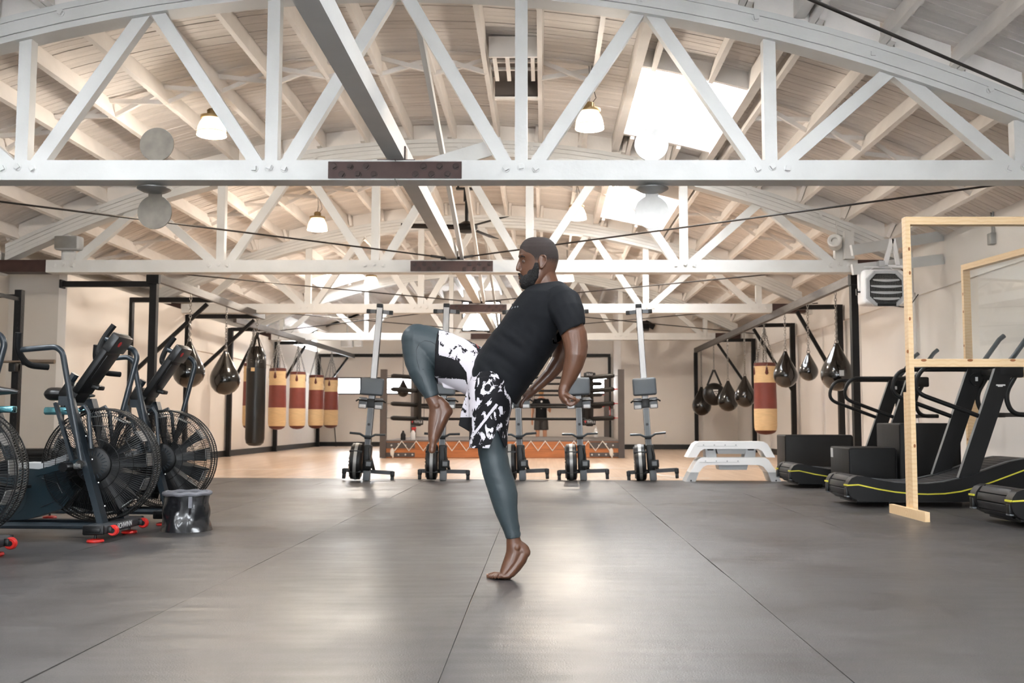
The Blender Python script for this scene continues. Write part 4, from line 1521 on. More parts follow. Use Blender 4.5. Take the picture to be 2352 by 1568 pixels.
# ---------------------------------------------------------------- pine screens with clear panels
def clear_mat():
    g = bpy.data.materials.new('clear_acrylic')
    g.use_nodes = True
    nt = g.node_tree
    nt.nodes.remove(nt.nodes['Principled BSDF'])
    tr = nt.nodes.new('ShaderNodeBsdfTransparent')
    tr.inputs['Color'].default_value = (.97, .98, .98, 1)
    gl = nt.nodes.new('ShaderNodeBsdfGlossy')
    gl.inputs['Roughness'].default_value = .02
    lw = nt.nodes.new('ShaderNodeLayerWeight')
    pw = nt.nodes.new('ShaderNodeMath')
    pw.operation = 'POWER'
    pw.inputs[1].default_value = 4.0
    fr = nt.nodes.new('ShaderNodeMapRange')
    fr.inputs['To Min'].default_value = .04
    fr.inputs['To Max'].default_value = .7
    nt.links.new(lw.outputs['Facing'], pw.inputs[0])
    nt.links.new(pw.outputs[0], fr.inputs['Value'])
    mx = nt.nodes.new('ShaderNodeMixShader')
    nt.links.new(fr.outputs['Result'], mx.inputs['Fac'])
    nt.links.new(tr.outputs[0], mx.inputs[1])
    nt.links.new(gl.outputs[0], mx.inputs[2])
    nt.links.new(mx.outputs[0], nt.nodes['Material Output'].inputs['Surface'])
    return g


M['clear'] = clear_mat()


def pine_mat():
    m = bpy.data.materials.new('pine_grain')
    m.use_nodes = True
    nt = m.node_tree
    b = nt.nodes['Principled BSDF']
    tc = nt.nodes.new('ShaderNodeTexCoord')
    mp = nt.nodes.new('ShaderNodeMapping')
    mp.inputs['Scale'].default_value = (1, 1, 1)
    nz = nt.nodes.new('ShaderNodeTexNoise')
    nz.inputs['Scale'].default_value = 2.2
    nz.inputs['Detail'].default_value = 2
    wv = nt.nodes.new('ShaderNodeTexWave')
    wv.wave_type = 'RINGS'
    wv.inputs['Scale'].default_value = 9
    wv.inputs['Distortion'].default_value = 5
    wv.inputs['Detail'].default_value = 2
    nt.links.new(tc.outputs['Object'], mp.inputs['Vector'])
    nt.links.new(mp.outputs['Vector'], wv.inputs['Vector'])
    cr = nt.nodes.new('ShaderNodeValToRGB')
    cr.color_ramp.elements[0].color = lin((232, 202, 160))
    cr.color_ramp.elements[0].position = .45
    cr.color_ramp.elements[1].color = lin((226, 192, 146))
    cr.color_ramp.elements[1].position = .98
    nt.links.new(wv.outputs['Fac'], cr.inputs['Fac'])
    nt.links.new(cr.outputs['Color'], b.inputs['Base Color'])
    b.inputs['Roughness'].default_value = .5
    return m


M['pine'] = pine_mat()


def screen(label, p, ang, L, h=2.47, rail=1.26, fy=(-.4, .42)):
    """frame in its own x,z plane, first post at x=0, running to +x"""
    t = thing('pine_screen', label, 'screen', p, ang, group='pine framed clear screens')
    w, d = .04, .085
    MB().b2((0, -d / 2, .0), (w, d / 2, h)).build('post', M['pine'], t, ang=0)
    MB().b2((L - w, -d / 2, .0), (L, d / 2, h)).build('post', M['pine'], t, ang=0)
    MB().b2((w, -d / 2, h - .065), (L - w, d / 2, h)).build('top_rail', M['pine'], t, ang=0)
    MB().b2((w, -d / 2, rail - .035), (L - w, d / 2, rail + .03)).build('middle_rail', M['pine'], t, ang=0)
    for x in (0, L):
        s = 1 if x == 0 else -1
        MB().b2((min(x, x - .04 * s), fy[0] if s > 0 else -.05, 0), (max(x, x - .04 * s), fy[1], .075)).build('foot', M['pine'], t, ang=0)
        MB().beam((x + .02 * s, .09, .0), (x + .015 * s, .07, 1.02), .036, .07, up=(0, 1, 0)).build('brace', M['pine'], t, ang=0)
    MB().b2((w + .001, d / 2 + .001, rail + .0), (L - w - .001, d / 2 + .005, h - .02)).build('clear_panel', M['clear'], t, ang=0)
    for x in (.35, .75, 1.15):
        if x < L - .1:
            MB().lathe([(.016, 0), (.016, .006), (.005, .008)], 12, (x, d / 2 + .005, h - .05), Matrix.Rotation(-math.pi / 2, 3, 'X')).build('screw_cap', M['alu'], t)
    for (x, z) in ((.06, 2.2), (.0665, .58), (.045, 1.62), (.055, 2.0), (.02, 1.35)):
        MB().lathe([(.012, 0), (.012, .002), (.005, .003)], 12, (min(x - .03, .025), -d / 2, z), Matrix.Rotation(math.pi / 2, 3, 'X') @ Matrix.Diagonal((.7, 1.3, 1))).build('knot', M['knot'], t)
    for x in (.12, .5, .85):
        MB().lathe([(.018, 0), (.018, .002), (.006, .003)], 12, (x, -d / 2, rail + .018), Matrix.Rotation(math.pi / 2, 3, 'X') @ Matrix.Diagonal((1.3, .6, 1))).build('knot', M['knot'], t)
    return t


screen('pine framed clear screen standing in front of the middle treadmill', (3.0, 8.42, 0), 0, 1.7)
screen('second pine framed clear screen along the right wall, behind the treadmills', (4.74, 11.42, 0), math.radians(-82), 1.5, 2.53, 1.26, (-.22, .3))

# ---------------------------------------------------------------- air bikes
def make_bike(arm=1):
    """x forwards, y to the far side, z up; origin on the floor below the fan axle"""
    t = thing('air_bike', '', 'exercise bike', group='fan exercise bikes')
    A = V(0, 0, .49)
    R = .375
    # fan
    RX = Matrix.Rotation(math.pi / 2, 3, 'X')
    for k in range(12):
        a = 2 * math.pi * k / 12 + .1
        ca, sa = math.cos(a), math.sin(a)
        e = V(ca, 0, sa)
        n = V(-sa, 0, ca)
        p0, p1 = A + e * .07, A + e * (R - .05)
        mb = MB()
        mb.add([p0 - n * .018 + V(0, -.05, 0), p0 + n * .018 + V(0, .05, 0), p1 + n * .05 + V(0, .06, 0), p1 - n * .05 + V(0, -.06, 0),
                p0 - n * .012 + V(0, -.05, 0), p0 + n * .024 + V(0, .05, 0), p1 + n * .056 + V(0, .06, 0), p1 - n * .044 + V(0, -.06, 0)],
               [(0, 1, 2, 3), (4, 7, 6, 5), (0, 4, 5, 1), (1, 5, 6, 2), (2, 6, 7, 3), (3, 7, 4, 0)])
        mb.build('fan_blade', M['blade'], t, ang=0)
        c = A + e * (R - .052)
        mb = MB().box(c, (.006, .10, .085), Matrix.Rotation(-a, 3, 'Y'))
        mb.build('blade_tip', M['galv'], t, ang=0)
    # cage: two domed wire faces plus a perforated rim
    mb = MB()
    nw = 140
    for s in (-1, 1):
        for k in range(nw):
            a = 2 * math.pi * k / nw
            e = V(math.cos(a), 0, math.sin(a))
            pts = [A + e * .115 + V(0, s * .125, 0), A + e * .26 + V(0, s * .115, 0), A + e * (R - .03) + V(0, s * .10, 0), A + e * R + V(0, s * .06, 0)]
            mb.tube(pts, .0019, 3, cap=False)
        for rr, yy in ((.17, .123), (.26, .118), (R - .03, .102), (R - .005, .075)):
            mb.torus(A + V(0, s * yy, 0), rr, .0024, (0, 1, 0), 48, 4)
    mb.build('wire_cage', M['dark'], t, ang=60)
    mb = MB()
    for k in range(150):
        a0, a1 = 2 * math.pi * k / 150, 2 * math.pi * (k + 2) / 150
        for q in (-1, 1):
            e0, e1 = (V(math.cos(a0), 0, math.sin(a0)), V(math.cos(a1), 0, math.sin(a1)))
            if q < 0:
                e0, e1 = e1, e0
            mb.tube([A + e0 * R + V(0, -.06, 0), A + (e0 + e1).normalized() * R, A + e1 * R + V(0, .06, 0)], .0013, 3, cap=False)
    for yy in (-.062, 0, .062):
        mb.torus(A + V(0, yy, 0), R, .005, (0, 1, 0), 48, 5)
    mb.build('rim_mesh', M['dark'], t, ang=60)
    for s in (-1, 1):
        MB().lathe([(.01, .0), (.09, .0), (.115, -.015), (.12, -.03), (.105, -.03)], 28, A + V(0, s * .15, 0), RX if s < 0 else Matrix.Rotation(-math.pi / 2, 3, 'X')).build('hub_cover', M['dark'], t)
        mb = MB()
        for k in range(24):
            a = 2 * math.pi * k / 24
            mb.box(A + V(.082 * math.cos(a), s * .153, .082 * math.sin(a)), (.03, .006, .005), Matrix.Rotation(-a, 3, 'Y'))
        mb.build('hub_ribs', M['slate'], t, ang=0)
    # front fork: two tubes each side from top junction to the front foot
    for s in (-1, 1):
        MB().beam((-.16, s * .165, .93), (.095, s * .17, .1), .04, .085, up=(0, 1, 0)).build('fork_tube', M['slate'], t)
        MB().tube([(-.09, s * .15, .86), (-.06, s * .16, .88), (-.03, s * .165, .84), (-.0, s * .17, .6)], .014, 8).build('fork_trim', M['slate'], t)
        for q in range(5):
            f = .12 + .19 * q
            p = V(-.16, s * .165, .93).lerp(V(.085, s * .17, .13), f) + V(.05, s * .012, 0)
            MB().ball(p, .008, 8, 5).build('bolt', M['chrome'], t)
    MB().beam((-.2, -.17, .915), (-.2, .17, .915), .06, .06).build('fork_bridge', M['slate'], t)
    # base: front foot bar, rear foot bar, keel tubes
    MB().rbox((.1, 0, .085), (.135, .66, .062), .02, None, 3).build('front_foot_bar', M['fbar'], t)
    for s in (-1, 1):
        MB().rbox((.1, s * .325, .085), (.14, .02, .064), .012, None, 3).build('foot_bar_cap', M['dark'], t)
        MB().rbox((.1, s * .336, .085), (.095, .01, .03), .008).build('cap_hollow', M['black'], t)
        MB().lathe([(.048, 0), (.055, .008), (.05, .02), (.02, .026)], 16, (.09, s * .27, 0)).build('levelling_foot', M['red'], t)
        MB().cyl((.09, s * .27, .02), (.09, s * .27, .075), .008, 8).build('foot_stem', M['dark'], t)
        MB().lathe([(.012, -.015), (.03, -.017), (.036, -.008), (.036, .008), (.03, .017), (.012, .015)], 20, (.195, s * .25, .075), RX).build('transport_wheel', M['red'], t)
        MB().lathe([(.016, -.019), (.016, .019)], 14, (.195, s * .25, .075), RX).build('wheel_hub', M['dark'], t)
        MB().rbox((.17, s * .25, .082), (.05, .05, .045), .01).build('wheel_bracket', M['dark'], t)
        MB().lathe([(.048, 0), (.055, .008), (.05, .02), (.02, .026)], 16, (-1.02, s * .26, 0)).build('levelling_foot', M['red'], t)
        MB().cyl((-1.02, s * .26, .02), (-1.02, s * .26, .1), .008, 8).build('foot_stem', M['dark'], t)
        MB().tube([(.08, s * .13, .09), (-1.02, s * .13, .1)], .022, 8).build('keel_tube', M['slate'], t)
    MB().rbox((-1.02, 0, .115), (.1, .6, .06), .02, None, 3).build('rear_foot_bar', M['fbar'], t)
    textobj('maker_name', 'SCHWINN', .05, M['ink'], t, (.1682, 0.0, .087), (math.pi / 2, 0, math.pi / 2))
    # drive housing
    prof = [(-.18, .52), (-.20, .40), (-.14, .30), (-.22, .2), (-.45, .13), (-.62, .12), (-.72, .16), (-.76, .26), (-.72, .36), (-.62, .44), (-.5, .47), (-.36, .46)]
    MB().prism(prof, 'y', -.085, .085).build('drive_housing', M['teal'], t, ang=40)
    MB().prism([(-.62, .44), (-.5, .47), (-.36, .46), (-.2, .52), (-.2, .56), (-.36, .5), (-.5, .505), (-.64, .47)], 'y', -.09, .09).build('housing_cap', M['lgrey'], t, ang=40)
    MB().lathe([(.01, 0), (.14, 0), (.15, -.012), (.135, -.016), (.125, -.01), (.01, -.01)], 28, (-.6, -.086, .28), RX @ Matrix.Rotation(0, 3, 'Z')).build('crank_cover', M['teal2'], t)
    MB().lathe([(.01, 0), (.14, 0), (.15, -.012), (.01, -.01)], 28, (-.6, .086, .28), Matrix.Rotation(-math.pi / 2, 3, 'X')).build('crank_cover', M['teal2'], t)
    MB().tube([(-.36, -.087, .40), (-.26, -.087, .37), (-.22, -.087, .30)], .004, 5).tube([(-.36, -.087, .21), (-.22, -.087, .27)], .004, 5).build('housing_crease', M['slate'], t)
    # cranks and pedals
    for s, a in ((-1, 25), (1, 205)):
        ca, sa = math.cos(math.radians(a)), math.sin(math.radians(a))
        e = V(-.6 + .17 * ca, s * .13, .28 + .17 * sa)
        MB().beam((-.6, s * .12, .28), e, .02, .035, up=(0, 1, 0)).build('crank_arm', M['chrome'], t)
        MB().rbox(e + V(0, s * .06, 0), (.1, .1, .025), .008).build('pedal', M['dark'], t)
    # connecting arm to the handle pivots and foot pegs
    for s in (-1, 1):
        ang = -.14 if s < 0 else .30
        piv = V(-.04, s * .21, .50)
        MB().beam((-.34, s * .19, .44), (-.05, s * .19, .515), .04, .075, up=(0, 1, 0)).build('link_arm', M['teal'], t)
        MB().cyl((-.04, s * .16, .50), (-.04, s * .25, .50), .028, 14).build('pivot', M['chrome'], t)
        MB().cyl((-.11, s * .22, .485), (-.11, s * .33, .485), .03, 12).build('foot_peg', M['dark'], t)
        MB().cyl((-.10, s * .22, .485), (-.03, s * .24, .49), .018, 10).build('peg_shaft', M['galv'], t)
        Ry = Matrix.Rotation(ang, 3, 'Y')
        H = lambda x, z, dy=0: piv + Ry @ V(x, 0, z) + V(0, s * dy, 0)
        pts = fillet([H(0, 0), H(-.05, .75, -.0), H(-.09, .79, .0), H(-.31, .80, .02)], .09, 6)
        MB().tube(pts, .019, 14).build('handle_tube', M['slate'], t)
        g = fillet([H(-.30, .91, .05), H(-.33, .80, .03), H(-.31, .70, -.04), H(-.22, .68, -.14)], .05, 5)
        MB().tube(g, .021, 10).build('hand_grip', M['blackm'], t)
        MB().beam((-.1, s * .2, .5), (-.28, s * .1, .9), .02, .03, up=(0, 1, 0)).build('stay', M['slate'], t)
    # console mast and console
    MB().tube([(-.2, 0, .92), (-.26, 0, 1.0), (-.2, 0, 1.1)], .028, 10).build('console_mast', M['slate'], t)
    a = math.radians(56)
    Rc = Matrix.Rotation(-a, 3, 'Y')
    cc = V(-.02, 0, 1.17)
    MB().rbox(cc, (.48, .235, .05), .015, Rc).build('console', M['dark'], t)
    MB().rbox(cc + Rc @ V(.17, 0, -.01), (.13, .25, .06), .012, Rc).build('console_head', M['dark2'], t)
    MB().rbox(cc + Rc @ V(-.02, 0, -.028), (.2, .17, .008), .003, Rc).build('console_back_panel', M['black'], t)
    MB().rbox(cc + Rc @ V(.02, 0, .028), (.26, .18, .006), .002, Rc).build('console_screen', M['grey'], t)
    MB().lathe([(.02, 0), (.02, .003)], 18, cc + Rc @ V(.18, -.05, -.0405), Rc @ Matrix.Rotation(math.pi, 3, 'X')).build('round_badge', M['inkr'], t)
    MB().rbox((-.2, 0, .97), (.12, .2, .13), .03, Rc).build('console_yoke', M['dark'], t)
    MB().rbox((-.1, .06, 1.02), (.12, .1, .03), .008, Matrix.Rotation(.3, 3, 'Y')).build('bottle_holder', M['dark'], t)
    # seat post, slider and saddle
    MB().beam((-.56, 0, .4), (-.74, 0, .86), .055, .07, up=(0, 1, 0)).build('seat_post', M['slate'], t)
    MB().rbox((-.78, 0, .86), (.36, .06, .045), .006).build('seat_slider', M['slider'], t)
    MB().rbox((-.85, 0, .86), (.2, .075, .06), .006).build('slider_sleeve', M['slider'], t)
    MB().cyl((-.82, 0, .83), (-.82, 0, .79), .01, 8).lathe([(.012, .79), (.03, .775), (.032, .76), (.015, .752)], 12, (-.82, 0, 0)).build('slider_knob', M['dark'], t)
    sd = []
    for x, w, z, hh in ((-.58, .018, .985, .012), (-.62, .03, .99, .02), (-.70, .045, .995, .03), (-.78, .075, 1.0, .04), (-.86, .115, 1.005, .05), (-.91, .12, 1.005, .05), (-.935, .09, 1.0, .04), (-.945, .03, .99, .015)):
        ring = []
        for k in range(14):
            th = 2 * math.pi * k / 14
            ring.append((x, w * math.cos(th), z - (.01 if math.sin(th) > 0 else .0) + hh * math.sin(th) * (1 if math.sin(th) > 0 else 1.3)))
        sd.append(ring)
    MB().ring_loft(sd).build('saddle', M['saddle'], t, ang=60)
    MB().cyl((-.82, 0, .88), (-.82, 0, .96), .02, 10).build('saddle_stem', M['dark'], t)
    return t


M['blade'] = MAT('fan_blade', (24, 26, 28), .35, metal=.2)
M['fbar'] = MAT('foot_bar', (58, 60, 63), .5)
M['teal2'] = MAT('crank_plastic', (34, 48, 56), .4)
M['dark2'] = MAT('console_head', (28, 29, 30), .35)
M['slider'] = MAT('blue_chrome', (120, 190, 205), .12, metal=1, var=.5, vscale=14)
M['saddle'] = MAT('saddle_vinyl', (26, 24, 23), .35)
BIKE = make_bike(1)
BIKE['label'] = 'fan exercise bike in the middle, its wire fan facing the camera'
BIKE.location = (-2.98, 6.95, 0)
copy_tree(BIKE, (-2.94, 8.03, 0), 0, 'fan exercise bike farthest back, behind the vinyl bucket')
copy_tree(BIKE, (-3.28, 5.75, 0), 0, 'fan exercise bike nearest the camera, cut by the left picture edge')

# ---------------------------------------------------------------- vinyl bucket
def bucket():
    t = thing('vinyl_bucket', 'crumpled black vinyl bucket with grey rim beside the bikes', 'bucket', (-2.56, 7.42, 0))
    n, m = 40, 12
    rnd = random.Random(3)
    ph = [rnd.uniform(0, 6) for _ in range(6)]
    rings = []
    for j in range(m + 1):
        z = .265 * j / m
        base = .150 + .03 * max(0, 1 - z / .09) ** 1.5 + .008 * max(0, (z - .2) / .065)
        ring = []
        for k in range(n):
            a = 2 * math.pi * k / n
            w = math.sin(math.pi * j / m)
            dr = w * (.016 * math.sin(3 * a + ph[0] + 9 * z) + .016 * (abs(math.sin(4 * a + ph[1] - 10 * z)) - .5) + .012 * (abs(math.sin(6.5 * a + ph[2] + 17 * z)) - .5))
            r = base + dr
            ring.append((r * math.cos(a), r * math.sin(a), z))
        rings.append(ring)
    inner = [[(p[0] * .94, p[1] * .94, max(p[2], .01)) for p in r] for r in reversed(rings[2:])]
    MB().ring_loft(rings + inner).build('bucket_wall', M['bucket'], t, ang=80)
    rim = []
    for k in range(48):
        a = 2 * math.pi * k / 48
        rim.append((.157 * math.cos(a), .157 * math.sin(a), .265 + .003 * math.sin(9 * a)))
    MB().tube(rim, .016, 8, closed=True).build('rim_band', M['rimgrey'], t)
    MB().b2((.06, -.15, .17), (.085, -.135, .25)).build('side_strap', M['rimgrey'], t)


M['rimgrey'] = MAT('grey_webbing', (118, 118, 124), .8, bump=.5, bscale=40)
bucket()

# ---------------------------------------------------------------- squat rack, barbell, bench
def rack():
    t = thing('squat_rack', 'black perforated squat rack behind the air bikes', 'squat rack', (-6.13, 11.9, 0))
    for x, y in ((0, 0), (-1.15, 0), (0, -1.25), (-1.15, -1.25)):
        MB().b2((x - .04, y - .04, 0), (x + .04, y + .04, 2.31)).build('upright', M['rig'], t)
    hole = MB().lathe([(.013, 0), (.013, .003)], 8, (0, 0, 0), Matrix.Rotation(math.pi / 2, 3, 'X')).mesh('peg_hole')
    hole2 = MB().lathe([(.013, 0), (.013, .003)], 8, (0, 0, 0), Matrix.Rotation(math.pi / 2, 3, 'Y')).mesh('peg_hole')
    for k in range(30):
        obj('peg_hole', hole, M['black'], t, (0, -.0395, .3 + .065 * k))
        obj('peg_hole', hole2, M['black'], t, (.0395, 0, .3 + .065 * k))
    MB().cyl((-1.15, 0, 2.24), (0, 0, 2.24), .022, 10).build('pull_up_bar', M['rig'], t)
    MB().beam((0, 0, 2.2), (0, -1.25, 2.2), .04, .04).build('side_beam', M['rig'], t)
    MB().rbox((0, -.06, 1.40), (.08, .12, .1), .01).build('hook', M['dark'], t)
    MB().rbox((-1.15, -.06, 1.40), (.08, .12, .1), .01).build('hook', M['dark'], t)
    t2 = thing('barbell', 'steel barbell resting on the squat rack hooks', 'barbell', (-6.7, 11.815, 1.466))
    RY = Matrix.Rotation(math.pi / 2, 3, 'Y')
    MB().cyl((-.75, 0, 0), (.72, 0, 0), .014, 10).build('shaft', M['bar'], t2)
    MB().cyl((.72, 0, 0), (1.05, 0, 0), .025, 14).build('sleeve', M['bar'], t2)
    MB().cyl((-1.1, 0, 0), (-.75, 0, 0), .025, 14).build('sleeve', M['bar'], t2)
    MB().lathe([(.02, -.02), (.042, -.02), (.042, .02), (.02, .02)], 16, (.70, 0, 0), RY).build('collar', M['dark'], t2)
    b = thing('weight_bench', 'black padded weight bench behind the bikes', 'bench', (-5.35, 11.2, 0))
    MB().rbox((0, 0, .44), (.95, .28, .09), .035, None, 3).build('pad', M['mattebag'], b)
    MB().beam((-.45, 0, .36), (.45, 0, .36), .06, .06).build('frame', M['rig'], b)
    for s in (-1, 1):
        MB().beam((s * .33, 0, .36), (s * .40, 0, .04), .05, .05).build('leg', M['rig'], b)
        MB().beam((s * .40, -.25, .03), (s * .40, .25, .03), .05, .05).build('foot_bar', M['rig'], b)


M['bar'] = MAT('barbell_steel', (150, 134, 118), .35, metal=.8)
rack()

# ---------------------------------------------------------------- boxing ring
def ring():
    x0, x1, y0, y1, h = -3.43, 1.67, 22.01, 27.07, .375
    t = thing('boxing_ring', 'boxing ring with orange timber platform, black ropes and white lacing', 'boxing ring', ((x0 + x1) / 2, (y0 + y1) / 2, -.006))
    o = V(-(x0 + x1) / 2, -(y0 + y1) / 2, .006)
    def put(mb, n, m, ang=30, parent=t):
        mb.v = [tuple(Vector(p) + o) for p in mb.v]
        return mb.build(n, m, parent, ang=ang)
    put(MB().b2((x0 + .08, y0 + .06, .0), (x1 - .08, y1 - .06, h - .03)), 'platform_core', M['blackm'])
    # timber fascia: two planks per side
    for z0, z1 in ((0.0, .175), (.18, .345)):
        put(MB().b2((x0 + .06, y0, z0), (x1 - .06, y0 + .05, z1)), 'fascia_plank', M['ringwood'], 0)
        put(MB().b2((x0, y0 + .06, z0), (x0 + .05, y1 - .06, z1)), 'fascia_plank', M['ringwood'], 0)
        put(MB().b2((x1 - .05, y0 + .06, z0), (x1, y1 - .06, z1)), 'fascia_plank', M['ringwood'], 0)
    put(MB().b2((x0 - .02, y0 - .02, h - .03), (x1 + .02, y1 + .02, h)), 'canvas', M['canvas'], 0)
    # corner plates with bolts
    for s, xa in ((1, x0 + .06), (-1, x1 - .06)):
        for z0, z1 in ((.2, .33), (.02, .11)):
            pl = put(MB().b2((min(xa, xa + s * .62), y0 - .012, z0), (max(xa, xa + s * .62), y0 - .001, z1)), 'corner_plate', M['ringpost'], 0)
            for k in range(3 if z1 > .2 else 4):
                mb = MB().lathe([(.02, 0), (.02, .008), (.01, .012)], 10, (xa + s * (.12 + .15 * k), y0 - .012, (z0 + z1) / 2 + (.03 if (k % 2 and z1 > .2) else 0)), Matrix.Rotation(math.pi / 2, 3, 'X'))
                put(mb, 'bolt', M['alu'])
    # zigzag lacing
    pts = []
    n = 15
    for k in range(2 * n + 1):
        x = x0 + .25 + (x1 - x0 - .5) * k / (2 * n)
        pts.append((x, y0 - .03, h - .02 if k % 2 else .15))
    put(MB().tube(pts, .015, 6), 'lacing', M['rope'])
    for xa in (x0 + .2, x1 - .22):
        put(MB().ball((xa, y0 - .035, .12), (.045, .03, .09), 10, 7).ball((xa + .015, y0 - .04, .03), (.02, .015, .04), 8, 6), 'rope_knot', M['rope'])
    # posts
    zr = (1.76, 1.47, 1.16, .85)
    d = .65
    C = [(x0, y0), (x1, y0), (x1, y1), (x0, y1)]
    D = [(x0 + d, y0 + d), (x1 - d, y0 + d), (x1 - d, y1 - d), (x0 + d, y1 - d)]
    for (cx, cy), (dx, dy) in zip(C, D):
        put(MB().b2((cx - .065, cy - .065, 0), (cx + .065, cy + .065, 1.89)), 'corner_post', M['ringpost'], 0)
        e = V(dx - cx, dy - cy, 0).normalized()
        for z in zr:
            a, b = V(cx, cy, z), V(dx, dy, z - .02)
            put(MB().cyl(a, a + e * .3, .008, 6), 'turnbuckle', M['red'] if z < 1.5 and cx > 0 else M['chain'])
            put(MB().tube([a + e * .2, a + e * .25, b + e * -.02, b], [.03, .05, .05, .035], 10), 'rope_cover', M['mattebag'])
        # hanging corner pad
        sgn = 1 if dy > (y0 + y1) / 2 else -1
        pc = V(dx, dy, 1.27)
        ang = math.atan2(e.y, e.x) + math.pi / 2
        Rz = Matrix.Rotation(ang, 3, 'Z')
        pad = put(MB().rbox(pc, (.2, .09, 1.2), .03, Rz), 'corner_pad', M['mattebag'])
        if dy < (y0 + y1) / 2:
            yy = dy - .105
            textobj('pad_name', 'TITLE', .075, M['ink'], t, V(dx + .03, yy, .76) + o, (math.pi / 2, 0, 0))
            put(MB().prism([(dx - .12, .79), (dx - .075, .79), (dx - .0975, .73)], 'y', yy - .001, yy + .001), 'pad_mark', M['inkr'], 0)
            put(MB().rbox((dx, dy - .07, .76), (.27, .06, .13), .02), 'pad_end', M['mattebag'])
            put(MB().rbox((dx, dy - .07, 1.80), (.26, .06, .1), .02), 'pad_top', M['mattebag'])
            textobj('pad_name', 'TITLE', .06, M['ink'], t, V(dx, yy, 1.80) + o, (math.pi / 2, 0, 0))
    for k in range(4):
        a, b = D[k], D[(k + 1) % 4]
        for z in zr:
            put(MB().cyl((a[0], a[1], z - .02), (b[0], b[1], z - .02), .027, 8), 'rope', M['black'])
        for f in (.33, .67):
            p = V(a[0], a[1], 0).lerp(V(b[0], b[1], 0), f)
            put(MB().cyl((p.x, p.y, zr[3] - .03), (p.x, p.y, zr[0] - .01), .006, 6), 'rope_spacer', M['blackm'])


ring()


def bottle(label, x, y, z, body, cap, h=.22, trigger=False):
    t = thing('spray_bottle' if trigger else 'bottle', label, 'bottle', (x, y, z))
    MB().lathe([(.01, 0), (.05, 0), (.055, .01), (.055, h * .6), (.03, h * .82), (.02, h * .85), (.02, h * .9)], 16).build('bottle_body', body, t)
    MB().lathe([(.022, h * .88), (.022, h), (.01, h * 1.01)], 12).build('cap', cap, t)
    if trigger:
        MB().rbox((.02, 0, h * 1.06), (.1, .03, .035), .008).build('spray_head', cap, t)
        MB().beam((.05, 0, h * 1.05), (.035, 0, h * .8), .015, .015).build('trigger', M['red'], t)


bottle('black bottle on the front left edge of the boxing ring', -3.03, 22.2, .375, M['dark'], M['dark'], .2)
bottle('white spray bottle on the front left edge of the boxing ring', -2.83, 22.3, .375, M['wplas'], M['red'], .24, True)
bottle('white bottle on the far right corner of the boxing ring', 1.35, 26.3, .375, M['wplas'], M['wplas'], .26)

# things near the back wall
teardrop(-4.0, 29.2, 1.63, .165, 3.0, 'small black teardrop bag hanging behind the boxing ring ropes', group='black teardrop bags')
t = thing('fire_extinguisher', 'red fire extinguisher hung on the back right corner behind the ring', 'extinguisher', (2.02, 31.9, .86))
MB().lathe([(.01, 0), (.07, 0), (.075, .02), (.075, .30), (.05, .36), (.03, .38), (.03, .41)], 18).build('tank', M['red'], t)
MB().rbox((0, 0, .43), (.1, .04, .05), .01).build('valve', M['dark'], t)
MB().b2((-.04, -.078, .12), (.04, -.07, .26)).build('label_plate', M['ink'], t)
MB().b2((.05, -.02, .1), (.18, .02, .3)).build('wall_hook', M['galv'], t)
t = thing('wall_speaker', 'black loudspeaker high on the back right wall', 'speaker', (2.8, 28.65, 3.33))
MB().rbox((0, 0, .12), (.34, .22, .24), .02, Matrix.Rotation(-.25, 3, 'X')).build('cabinet', M['dark'], t)
MB().rbox((.2, .1, .16), (.3, .06, .16), .02, Matrix.Rotation(.5, 3, 'Y')).build('bracket', M['dark'], t)
t = thing('mop_pole', 'thin black pole leaning by the back left wall', 'pole', (-6.55, 32.0, 0))
MB().cyl((.15, -.25, 0), (-.1, .33, 1.35), .014, 8).build('pole', M['dark'], t)
MB().cyl((-.1, .33, 1.32), (-.105, .335, 1.42), .018, 8).build('grip', M['red'], t)
t = thing('projector_box', 'small white ceiling box under the farthest truss at left', 'ceiling box', (-5.5, 28.6, 2.95))
MB().rbox((0, 0, 0), (.32, .25, .2), .02).build('case', M['white'], t)
MB().b2((.2, -.08, -.08), (.42, .12, .08)).build('second_case', M['white'], t)
MB().cyl((0, 0, .1), (0, 0, .9), .02, 8).build('drop_rod', M['white'], t)


# ---------------------------------------------------------------- body building
def limb(mb, pts, depth=(0, 1, 0), n=20, sq=2.0):
    """pts: (centre, in-plane radius, depth radius). Rings stand across the path."""
    C = [V(p[0]) for p in pts]
    dep = V(depth).normalized()
    rings = []
    for i, p in enumerate(pts):
        T = (C[min(i + 1, len(C) - 1)] - C[max(i - 1, 0)]).normalized()
        N = T.cross(dep).normalized()
        B = N.cross(T).normalized()
        ring = []
        for k in range(n):
            a = 2 * math.pi * k / n
            c, s_ = math.cos(a), math.sin(a)
            if sq != 2.0:
                c = math.copysign(abs(c) ** (2 / sq), c)
                s_ = math.copysign(abs(s_) ** (2 / sq), s_)
            ring.append(C[i] + N * (p[1] * c) + B * (p[2] * s_))
        rings.append(ring)
    # rounded ends
    def cap(i, s):
        T = (C[1] - C[0]).normalized() * -1 if i == 0 else (C[-1] - C[-2]).normalized()
        out = []
        r = min(pts[i][1], pts[i][2])
        for f, q in ((.5, .85), (.8, .55), (.95, .25)):
            out.append([C[i] + T * (r * f * s) + (v - C[i]) * q for v in rings[i]])
        return out
    c0, c1 = cap(0, .5), cap(len(pts) - 1, .5)
    mb.ring_loft(list(reversed(c0)) + rings + c1)
    return mb


